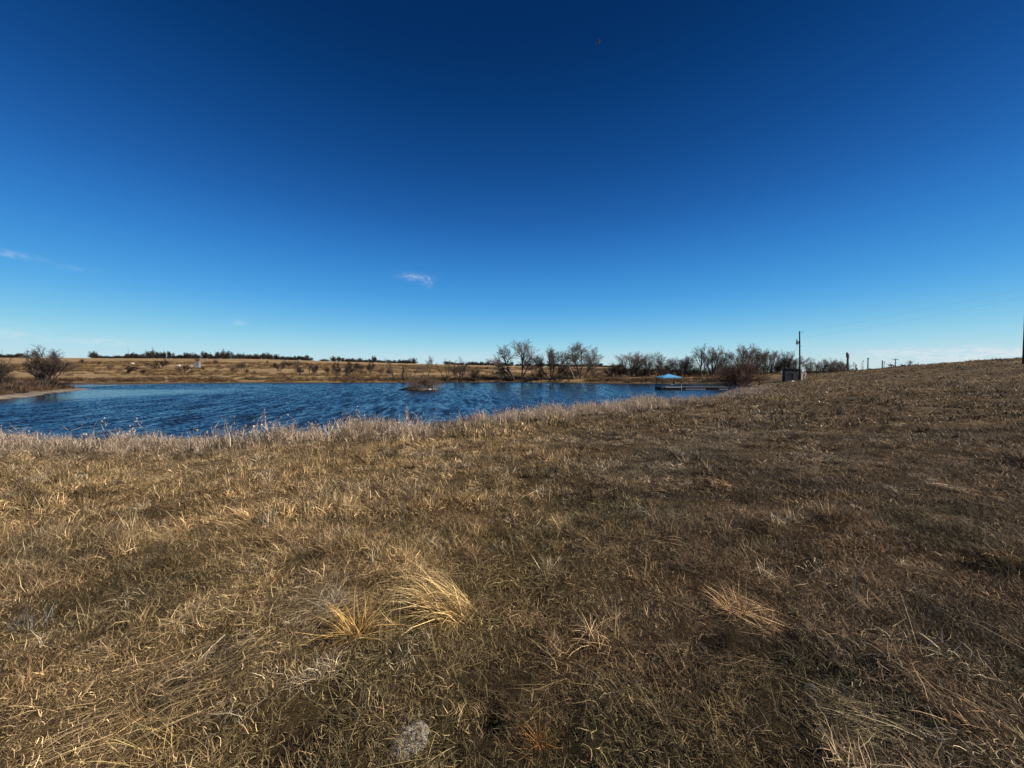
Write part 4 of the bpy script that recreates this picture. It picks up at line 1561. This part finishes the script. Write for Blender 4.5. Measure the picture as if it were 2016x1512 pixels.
# ------------------------------------------------------------------ shed, pole and clutter on the right bank
def build_shed():
    D = 71.0
    k = D * S / F
    x0, y0 = (1546 - 1008) * k, D * S
    zb = CAM_Z - (752 - 732) * k
    root = empty('shed', (x0, y0, zb), 'small dark weathered shed with a black window behind the utility pole', 'shed')
    W, Dp, H = 28 * k, 1.0, 25 * k
    # walls: front with window opening
    wx0, wx1, wz0, wz1 = 4 * k, 15 * k, 5 * k, 18 * k
    m = MB()
    m.box(0, wx0, 0, .06, -.4, H).box(wx1, W, 0, .06, -.4, H).box(wx0, wx1, 0, .06, -.4, wz0).box(wx0, wx1, 0, .06, wz1, H)
    m.box(0, .06, .06, Dp, -.4, H).box(W - .06, W, .06, Dp, -.4, H).box(.06, W - .06, Dp - .06, Dp, -.4, H)
    m.build('wall', MAT['shed'], root)
    win = MB().box(wx0 + .02, wx1 - .02, .045, .055, wz0 + .02, wz1 - .02).build('window', MAT['glass'], root)
    fr = MB()
    fr.box(wx0 - .06, wx1 + .06, -.03, -.002, wz1, wz1 + .07).box(wx0 - .06, wx1 + .06, -.03, -.002, wz0 - .07, wz0)
    fr.box(wx0 - .06, wx0, -.03, -.002, wz0, wz1).box(wx1, wx1 + .06, -.03, -.002, wz0, wz1).box((wx0 + wx1) / 2 - .025, (wx0 + wx1) / 2 + .025, .01, .04, wz0, wz1)
    fr.build('frame', MAT['shed'], win)
    pm = None
    nb = 11
    for i in range(nb):             # battens between the wall boards
        a = (i + .5) * W / nb
        if wx0 - .1 < a < wx1 + .1:
            continue
        o = MB().box(0, .035, -.02, -.002, 0, H).build('batten', MAT['shed'], root) if pm is None else link(bpy.data.objects.new('batten', pm), root)
        pm = o.data
        o.location = (a, 0, 0)
    rf = MB().add([(-.2, -.25, H + .08), (W + .15, -.25, H + .02), (W + .15, Dp + .2, H - .12), (-.2, Dp + .2, H - .06),
                   (-.2, -.25, H + .18), (W + .15, -.25, H + .12), (W + .15, Dp + .2, H - .02), (-.2, Dp + .2, H + .04)],
                  [(0, 3, 2, 1), (4, 5, 6, 7), (0, 1, 5, 4), (1, 2, 6, 5), (2, 3, 7, 6), (3, 0, 4, 7)])
    rf.build('roof', MAT['shed_roof'], root)
    # leaning pale frame
    fx = (1576 - 1008) * k
    f = empty('old_door_frame', (fx, y0 - .2, zb), 'pale bleached open door frame leaning beside the shed', 'door frame')
    h = 17 * k
    MB().add([(0, 0, -.3), (.30, 0, -.3), (.42, 0, h), (.02, 0, h), (0, .1, -.3), (.30, .1, -.3), (.42, .1, h), (.02, .1, h)],
             [(0, 1, 2, 3), (4, 7, 6, 5), (0, 4, 5, 1), (1, 5, 6, 2), (2, 6, 7, 3), (3, 7, 4, 0)]).build('jamb', MAT['pale_wood'], f)
    MB().add([(.55, 0, -.3), (.72, 0, -.3), (1.16, 0, h), (.92, 0, h), (.55, .1, -.3), (.72, .1, -.3), (1.16, .1, h), (.92, .1, h)],
             [(0, 1, 2, 3), (4, 7, 6, 5), (0, 4, 5, 1), (1, 5, 6, 2), (2, 6, 7, 3), (3, 7, 4, 0)]).build('jamb', MAT['pale_wood'], f)
    MB().box(.02, 1.16, -.01, .11, h - .03, h + .18).build('lintel', MAT['pale_wood'], f)
    MB().box(.30, .60, 0, .1, .1, .38).build('threshold_board', MAT['pale_wood'], f)
    rock('white_stone', ((1553 - 1008) * k, y0 - 1.2, zb + .05), (.42, .3, .32), MAT['white'], 'white lump lying on the ground in front of the shed', 'stone', 12)
    b = empty('board_pile', ((1524 - 1008) * k, y0 - .6, zb - .15), 'low dark pile of boards left of the shed', 'boards')
    for i in range(5):
        MB().box(0, 2.0 - .15 * i, .1 * i, .1 * i + .5, .07 * i, .07 * i + .06).build('board', MAT['shed_roof'], b, rz=.06 * (i % 3 - 1))


build_shed()

LINES = []


def build_poles():
    D = 70.0
    k = D * S / F
    x0, y0 = (1575 - 1008) * k, D * S
    zb = CAM_Z - (749 - 732) * k
    zt = CAM_Z + (732 - 652) * k
    root = empty('utility_pole', (x0, y0, zb), 'dark wooden utility pole with a transformer beside the shed', 'utility pole')
    H = zt - zb
    lx = -3.0 * k
    MB().tube([(0, 0, -.5), (lx * .5, 0, H * .5), (lx, 0, H)], [.17, .145, .12], 10).build('pole', MAT['pole'], root, smooth=True)
    MB().tube([(lx, 0, H - .28), (lx + .75, 0, H - .20)], .035, 6).build('bracket', MAT['dark_metal'], root)
    MB().tube([(lx + .68, 0, H - .2), (lx + .68, 0, H - .02)], [.05, .03], 8).build('insulator', MAT['grey_metal'], root)
    tz = H - 2.9
    t = MB().tube([(lx - .46, 0, tz), (lx - .46, 0, tz + .05), (lx - .46, 0, tz + .85), (lx - .46, 0, tz + .95)], [.17, .21, .21, .14], 12).build('transformer', MAT['grey_metal'], root, smooth=True)
    MB().tube([(lx - .52, 0, tz + .9), (lx - .62, 0, tz + 1.3)], [.05, .04], 6).build('bushing', MAT['grey_metal'], t)
    MB().box(lx - .28, lx - .05, -.04, .04, tz + .2, tz + .75).build('mount', MAT['dark_metal'], t)
    MB().tube([(lx * .6 - .1, -.1, tz - .35), (lx * .6 + .32, -.1, tz - .3)], .06, 6).build('clamp', MAT['dark_metal'], root)
    gw = MB().tube([(x0 + lx - .4, y0, zb + tz), (x0 - 1.5, y0 + .5, zb + 4.4), (x0 - 2.7, y0 + 1, zb + 1.8)], .014, 4).build('guy_wire', MAT['wire'], None)
    tag(gw, 'thin wire slanting down left from the transformer', 'wire')
    # second pole at the right edge
    D2 = 54.0
    k2 = D2 * S / F
    x2, y2 = (2013.5 - 1008) * k2, D2 * S
    z2 = ground_z(x2, y2)
    zt2 = CAM_Z + (732 - 566) * k2
    p2 = empty('utility_pole', (x2, y2, z2), 'utility pole cut by the right edge of the photo', 'utility pole')
    MB().tube([(0, 0, -.5), (0, 0, zt2 - z2)], [.15, .12], 10).build('pole', MAT['pole'], p2, smooth=True)
    MB().tube([(0, 0, zt2 - z2 - .25), (.6, 0, zt2 - z2 - .2)], .035, 6).build('bracket', MAT['dark_metal'], p2)
    # two sagging lines between them

    def line(a, b, sag, label):
        n = 24
        pts = []
        for i in range(n + 1):
            t = i / n
            pts.append((a[0] + (b[0] - a[0]) * t, a[1] + (b[1] - a[1]) * t, a[2] + (b[2] - a[2]) * t - sag * 4 * t * (1 - t)))
        o = MB().tube(pts, .005, 4).build('power_line', MAT['wire'])
        tag(o, label, 'power line', 'power lines to the right edge')
    line((x0 + lx + .68, y0, zb + H), (x2 + .5, y2, zt2 - .05), .35, 'upper faint power line running right from the pole top')
    line((x0 + lx * .8, y0, zb + H - 1.55), (x2, y2, zt2 - 1.6), .45, 'lower faint power line running right from the pole')


build_poles()

# thicket right of the pole
for i, (px, D, hp, wp) in enumerate([(1592, 86, 36, 34), (1606, 88, 38, 36), (1622, 87, 39, 36), (1638, 88, 36, 34), (1652, 89, 34, 30), (1664, 92, 28, 24)]):
    z = CAM_Z - (746 - i * 1.2 - 732) * D * S / F
    y = D * S
    put_tree('pole_thicket_tree', MULTI[i % 5] if i % 2 else DENSE[i % 4], ((px - 1008) / F * y, y, z), px_m(hp, D), px_m(wp, D),
             'leafless tree in the thicket right of the utility pole, %s from the left' % ORD[i], 'tree', 'thicket right of the utility pole', random.uniform(0, 6.28))
for i, px in enumerate((1596, 1610, 1626, 1640, 1656)):
    D = 85
    y = D * S
    put_tree('pole_thicket_shrub', DENSE[i % 2], ((px - 1008) / F * y, y, CAM_Z - (749 - i - 732) * y / F), px_m(24, D), px_m(30, D),
             'dark low shrub right of the utility pole, %s from the left' % ORD[i], 'shrub', 'dark shrubs right of the utility pole', i)

# ------------------------------------------------------------------ gas plant behind the rise
def build_plant():
    D = 180.0
    k = D * S / F
    y0 = D * S

    def X(px):
        return (px - 1008) * k

    def Z(row):
        return CAM_Z + (732 - row) * k
    zb = Z(746)

    def hook(px, top, w, side, label, loc_y=0.0):
        r = w * k / 2
        o = empty('stack', (X(px), y0 + loc_y, zb), label, 'stack', 'hooked stacks of the plant')
        h = Z(top) - zb
        MB().tube([(0, 0, 0), (0, 0, h - 1.0), (0, 0, h - .25)], [r, r, r], 10).build('shaft', MAT['stack'], o, smooth=True)
        pts = [(0, 0, h - .3)] + [(side * (1 - math.cos(a)) * .9 * r, 0, h - .3 + math.sin(a) * .35) for a in np.linspace(.3, math.pi, 6)] + [(side * 1.8 * r, 0, h - 2.6)]
        MB().tube(pts, [r * .5] * (len(pts) - 1) + [r * .4], 8).build('hood', MAT['stack'], o, smooth=True)
        MB().tube([(0, 0, h * .6), (0, 0, h * .6 + .12)], r * 1.25, 10).build('band', MAT['dark_metal'], o)
    hook(1667.3, 694, 2.6, -1.0, 'left one of the twin hooked plant stacks')
    hook(1671.3, 697, 3.0, .6, 'right one of the twin hooked plant stacks', 1.0)

    def stackp(px, top, w, label, mat='stack', base=None, yy=0.0, cap=True, nm='stack', cat='stack'):
        r = w * k / 2
        b = zb if base is None else Z(base)
        h = Z(top) - b
        o = empty(nm, (X(px), y0 + yy, b), label, cat)
        MB().tube([(0, 0, 0), (0, 0, h)], [r, r * .92], 10).build('shaft', MAT[mat], o, smooth=True)
        if cap:
            MB().tube([(0, 0, h), (r * .5, 0, h + .30)], [r * 1.25, r * 1.15], 10).build('cap', MAT['dark_metal'], o)
    stackp(1708, 706, 2.2, 'single brown plant stack right of the hooked pair')
    stackp(1698.5, 711, 1.5, 'slim grey stack between the tanks and the single brown stack', 'grey_metal')
    stackp(1681, 712, 1.1, 'thin pale mast right of the hooked stacks', 'grey_metal', cap=False, nm='mast', cat='mast')
    stackp(1684.5, 719, 2.2, 'short dark vessel among the plant tanks', 'dark_metal', nm='vessel', cat='vessel')
    stackp(1712, 726, 1.6, 'short grey stub stack right of the single brown stack', 'grey_metal')
    stackp(1837.5, 708, 2.4, 'dark left stack of the pair on the right skyline', 'dark_metal', yy=30)
    stackp(1842, 710.5, 1.9, 'paler right stack of the pair on the right skyline', 'grey_metal', yy=30)
    # tanks
    for i, (px, row, w, mt) in enumerate([(1676, 728, 5, 'white'), (1688, 726, 3, 'galv'), (1692, 724, 3.2, 'dark_metal'), (1696, 725, 2.6, 'galv'), (1703, 731, 6, 'dark_metal'), (1662, 733, 4, 'pale_wood')]):
        r = w * k / 2
        o = empty('plant_tank', (X(px), y0 + 2 + i % 2, zb), '%s plant tank on the right skyline, %s from the left' % ({'white': 'white', 'galv': 'silver', 'dark_metal': 'dark', 'pale_wood': 'pinkish'}[mt], ORD[[1, 2, 3, 4, 5, 0][i]]), 'tank', 'plant tanks')
        h = Z(row) - zb
        MB().tube([(0, 0, 0), (0, 0, h)], r, 14, False).build('shell', MAT[mt], o, smooth=True)
        MB().tube([(0, 0, h), (0, 0, h + r * .3), (0, 0, h + r * .45)], [r, r * .7, r * .1], 14).build('dome', MAT[mt], o, smooth=True)
    # long low dark plant building, white canopy roof, parked trailer
    b = empty('plant_building', (X(1672), y0 + 5, zb), 'long low dark building behind the plant tanks', 'building')
    MB().box(0, X(1715) - X(1672), 0, 6, 0, Z(731.5) - zb).build('wall', MAT['stack'], b)
    MB().add([(-.2, -.3, Z(731.5) - zb), (X(1715) - X(1672) + .2, -.3, Z(731.5) - zb), (X(1715) - X(1672) + .2, 6.3, Z(731.5) - zb), (-.2, 6.3, Z(731.5) - zb), (-.2, 3, Z(730) - zb), (X(1715) - X(1672) + .2, 3, Z(730) - zb)],
             [(0, 1, 5, 4), (2, 3, 4, 5), (0, 4, 3), (1, 2, 5), (0, 3, 2, 1)]).build('roof', MAT['grey_metal'], b)
    y1 = 110 * S
    k1 = y1 / F
    c = empty('white_shelter', ((1695 - 1008) * k1, y1, CAM_Z - 8 * k1), 'low white peaked shelter roof above the grass crest', 'shelter')
    w = 7 * k1
    MB().add([(-w, -1, .45), (w, -1, .45), (w, 1, .45), (-w, 1, .45), (0, 0, 1.0)], [(0, 1, 4), (1, 2, 4), (2, 3, 4), (3, 0, 4), (3, 2, 1, 0)]).build('roof', MAT['white'], c)
    MB().tube([(0, 0, 0), (0, 0, 4.6)], [.10, .05], 6).build('mast', MAT['white'], c)
    for s in (-1, 1):
        MB().tube([(s * w * .8, 0, -.8), (s * w * .8, 0, .45)], .05, 6).build('post', MAT['white'], c)
    t = empty('white_trailer', (X(1721), y0 - 20, Z(741)), 'low white trailer right of the plant stacks', 'trailer')
    MB().box(0, 18 * k, 0, 2.2, .5, 1.5).build('bed', MAT['white'], t, bevel=.05)
    MB().box(0, 5 * k, .1, 2.1, 1.5, 2.2).build('cab', MAT['white'], t, bevel=.1)
    for a in (2.5, 14):
        MB().tube([(a * k, -.05, .42), (a * k, .25, .42)], .42, 12).build('wheel', MAT['black'], t)
    # crossarm poles

    def cross(px, top, D_, label, base=742):
        kk = D_ * S / F
        o = empty('utility_pole', ((px - 1008) * kk, D_ * S, CAM_Z - (base - 732) * kk), label, 'utility pole', 'distant poles')
        h = (base - top) * kk
        MB().tube([(0, 0, 0), (0, 0, h)], [.16, .12], 8).build('pole', MAT['pole'], o)
        MB().box(-1.2, 1.2, -.07, .07, h - .45, h - .3).build('crossarm', MAT['pole'], o)
        MB().box(-.5, .5, -.06, .06, h - 1.9, h - 1.75).build('crossarm', MAT['pole'], o)
        for s in (-1.1, -.4, .4, 1.1):
            MB().tube([(s, 0, h - .3), (s, 0, h - .05)], .05, 6).build('insulator', MAT['grey_metal'], o)
    cross(1762, 706, 135, 'distant crossarm pole in front of the round skyline tree')
    cross(1859, 713, 210, 'short distant crossarm pole right of the pair of stacks', 735)
    cross(1939.5, 709.5, 190, 'distant crossarm pole on the right skyline nearest the edge', 735)
    # faint lattice tower
    lt = empty('lattice_tower', ((1806.5 - 1008) / F * 420 * S, 420 * S, CAM_Z), 'faint thin lattice tower far beyond the right crest', 'tower')
    m = MB()
    H, B = 12.5, 1.5
    for sx, sy in ((-1, -1), (1, -1), (1, 1), (-1, 1)):
        m.tube([(sx * B, sy * B, -3), (sx * .12, sy * .12, H)], .10, 4)
    for i in range(6):
        z1 = i * H / 6
        f1 = 1 - (z1 + 3) / (H + 3)
        for (ax, ay), (bx, by) in (((-1, -1), (1, -1)), ((1, -1), (1, 1)), ((1, 1), (-1, 1)), ((-1, 1), (-1, -1))):
            z2 = z1 + H / 6
            f2 = 1 - (z2 + 3) / (H + 3)
            m.tube([(ax * B * f1, ay * B * f1, z1), (bx * B * f2, by * B * f2, z2)], .06, 3)
    m.build('frame', MAT['grey_metal'], lt)
    # skyline tree and small brush along the crest
    y = 130 * S
    put_tree('skyline_tree', MESQ[1], ((1778 - 1008) / F * y, y, CAM_Z - 8 * y / F), px_m(29, 130), px_m(48, 130), 'round bare tree on the right skyline behind the crossarm pole', 'tree')
    for i, (px, row, hp, wp, D_) in enumerate([(1735, 735, 5, 26, 160), (1748, 735, 5, 20, 160), (1812, 729, 5, 20, 170), (1858, 726, 9, 12, 120), (1873, 724, 11, 14, 120), (1887, 722, 8, 10, 120), (1897, 721, 9, 8, 120),
                                              (1916, 719, 7, 14, 120), (1965, 716, 9, 14, 110), (1978, 715, 7, 12, 110), (2003, 714, 11, 18, 100), (1640, 742, 8, 20, 110), (1672, 741, 9, 18, 110), (1716, 738, 7, 22, 120)]):
        y = D_ * S
        put_tree('skyline_shrub', BUSH[i % 6], ((px - 1008) / F * y, y, CAM_Z + (732 - row - 4) * y / F), px_m(hp + 4, D_), px_m(wp, D_),
                 'small bare shrub along the right skyline, %s from the left' % ORD[[3, 4, 5, 6, 7, 8, 9, 10, 11, 12, 13, 0, 1, 2][i]], 'shrub', 'shrubs along the right skyline', i)


build_plant()

# ------------------------------------------------------------------ things on the far hillside
def build_hill_things():
    D = depth_of(392, 725)
    k = D * S / F
    p = at(388, D)
    o = empty('hunting_blind', p, 'silver sheet metal hunting blind standing on the hillside', 'hunting blind')
    w, h = 8.5 * k, 12.0 * k
    n = 18
    m = MB()
    vs, fs = [], []
    m.box(-w / 2, w / 2, 0, w * .6, .0, h)
    m.build('body', MAT['galv'], o, bevel=.12)
    MB().box(w * .02, w * .42, -.02, .02, h * .62, h * .76).build('window', MAT['black'], o)
    MB().box(-w / 2 - .05, w / 2 + .05, -.08, w * .8 + .05, h, h + .10).build('roof', MAT['grey_metal'], o)
    MB().box(-w * .5 - .03, -w * .5 - .005, w * .2, w * .7, .1, h * .85).build('door', MAT['dark_metal'], o)
    D = depth_of(352, 724)
    k = D * S / F
    o = empty('white_box', at(352, D), 'small white box half hidden behind a bare hillside tree', 'box')
    MB().box(-1.6 * k, 1.6 * k, 0, .8, 3.2 * k, 6 * k).build('body', MAT['white'], o)
    for s in (-2, 2):
        MB().tube([(s * k, .5, 0), (s * k, .5, 3.3 * k)], .08, 6).build('leg', MAT['dark_metal'], o)
    D = depth_of(372, 723)
    k = D * S / F
    o = empty('low_trailer', at(373, D), 'low pale trailer left of the silver hunting blind', 'trailer')
    MB().box(-3 * k, 3 * k, 0, 1.8, .5, .5 + 1.6 * k).build('bed', MAT['pale_wood'], o)
    for s in (-2, 2):
        MB().tube([(s * k, -.05, .35), (s * k, .2, .35)], .35, 10).build('wheel', MAT['black'], o)
    D = depth_of(260, 717)
    k = D * S / F
    o = empty('white_cube', at(260, D), 'tiny white container alone on the upper left hillside', 'container')
    MB().box(-2 * k, 2 * k, 0, 1.3, .1, 2.8 * k).build('body', MAT['white'], o, bevel=.08)
    MB().box(-1.6 * k, 1.6 * k, .1, 1.2, 2.8 * k, 3.1 * k).build('lid', MAT['galv'], o)
    for px, row, D, lab in ((254, 684, 399, 'thin radio mast on the hilltop above the tree line'), (6, 686, 399, 'thin mast on the hilltop at the far left')):
        k = D * S / F
        x, y, z = at(px, D)
        h = CAM_Z + (732 - row) * k - z
        o = empty('radio_mast', (x, y, z), lab, 'mast')
        MB().tube([(0, 0, 0), (0, 0, h)], [.16, .09], 6).build('pole', MAT['dark_metal'], o)
        MB().tube([(0, 0, h * .55), (.7, 0, h * .55)], .09, 5).build('arm', MAT['dark_metal'], o)


build_hill_things()

# ------------------------------------------------------------------ a flying insect near the lens
def build_insect():
    y = .95
    x, z = (1173 - 1008) / F * y, CAM_Z + (732 - 102) / F * y
    o = empty('flying_insect', (x, y, z), 'tiny blurry winged insect in the blue sky', 'insect', None, .5)
    o.scale = (.75, .75, .75)
    MB().tube([(-.006, 0, -.001), (-.003, 0, 0), (.002, 0, .0005), (.005, 0, .0008), (.007, 0, .0005)], [.0006, .0020, .0018, .0016, .0006], 8).build('body', MAT['insect'], o, smooth=True)
    for s in (-1, 1):
        MB().add([(.003, s * .001, .0015), (.005, s * .006, .0045), (.001, s * .010, .0050), (-.004, s * .008, .0035), (-.002, s * .002, .0016),
                  (.003, s * .001, .0016), (.005, s * .006, .0046), (.001, s * .010, .0051), (-.004, s * .008, .0036), (-.002, s * .002, .0017)],
                 [(0, 1, 2, 3, 4), (9, 8, 7, 6, 5)]).build('wing', MAT['wing'], o)


build_insect()
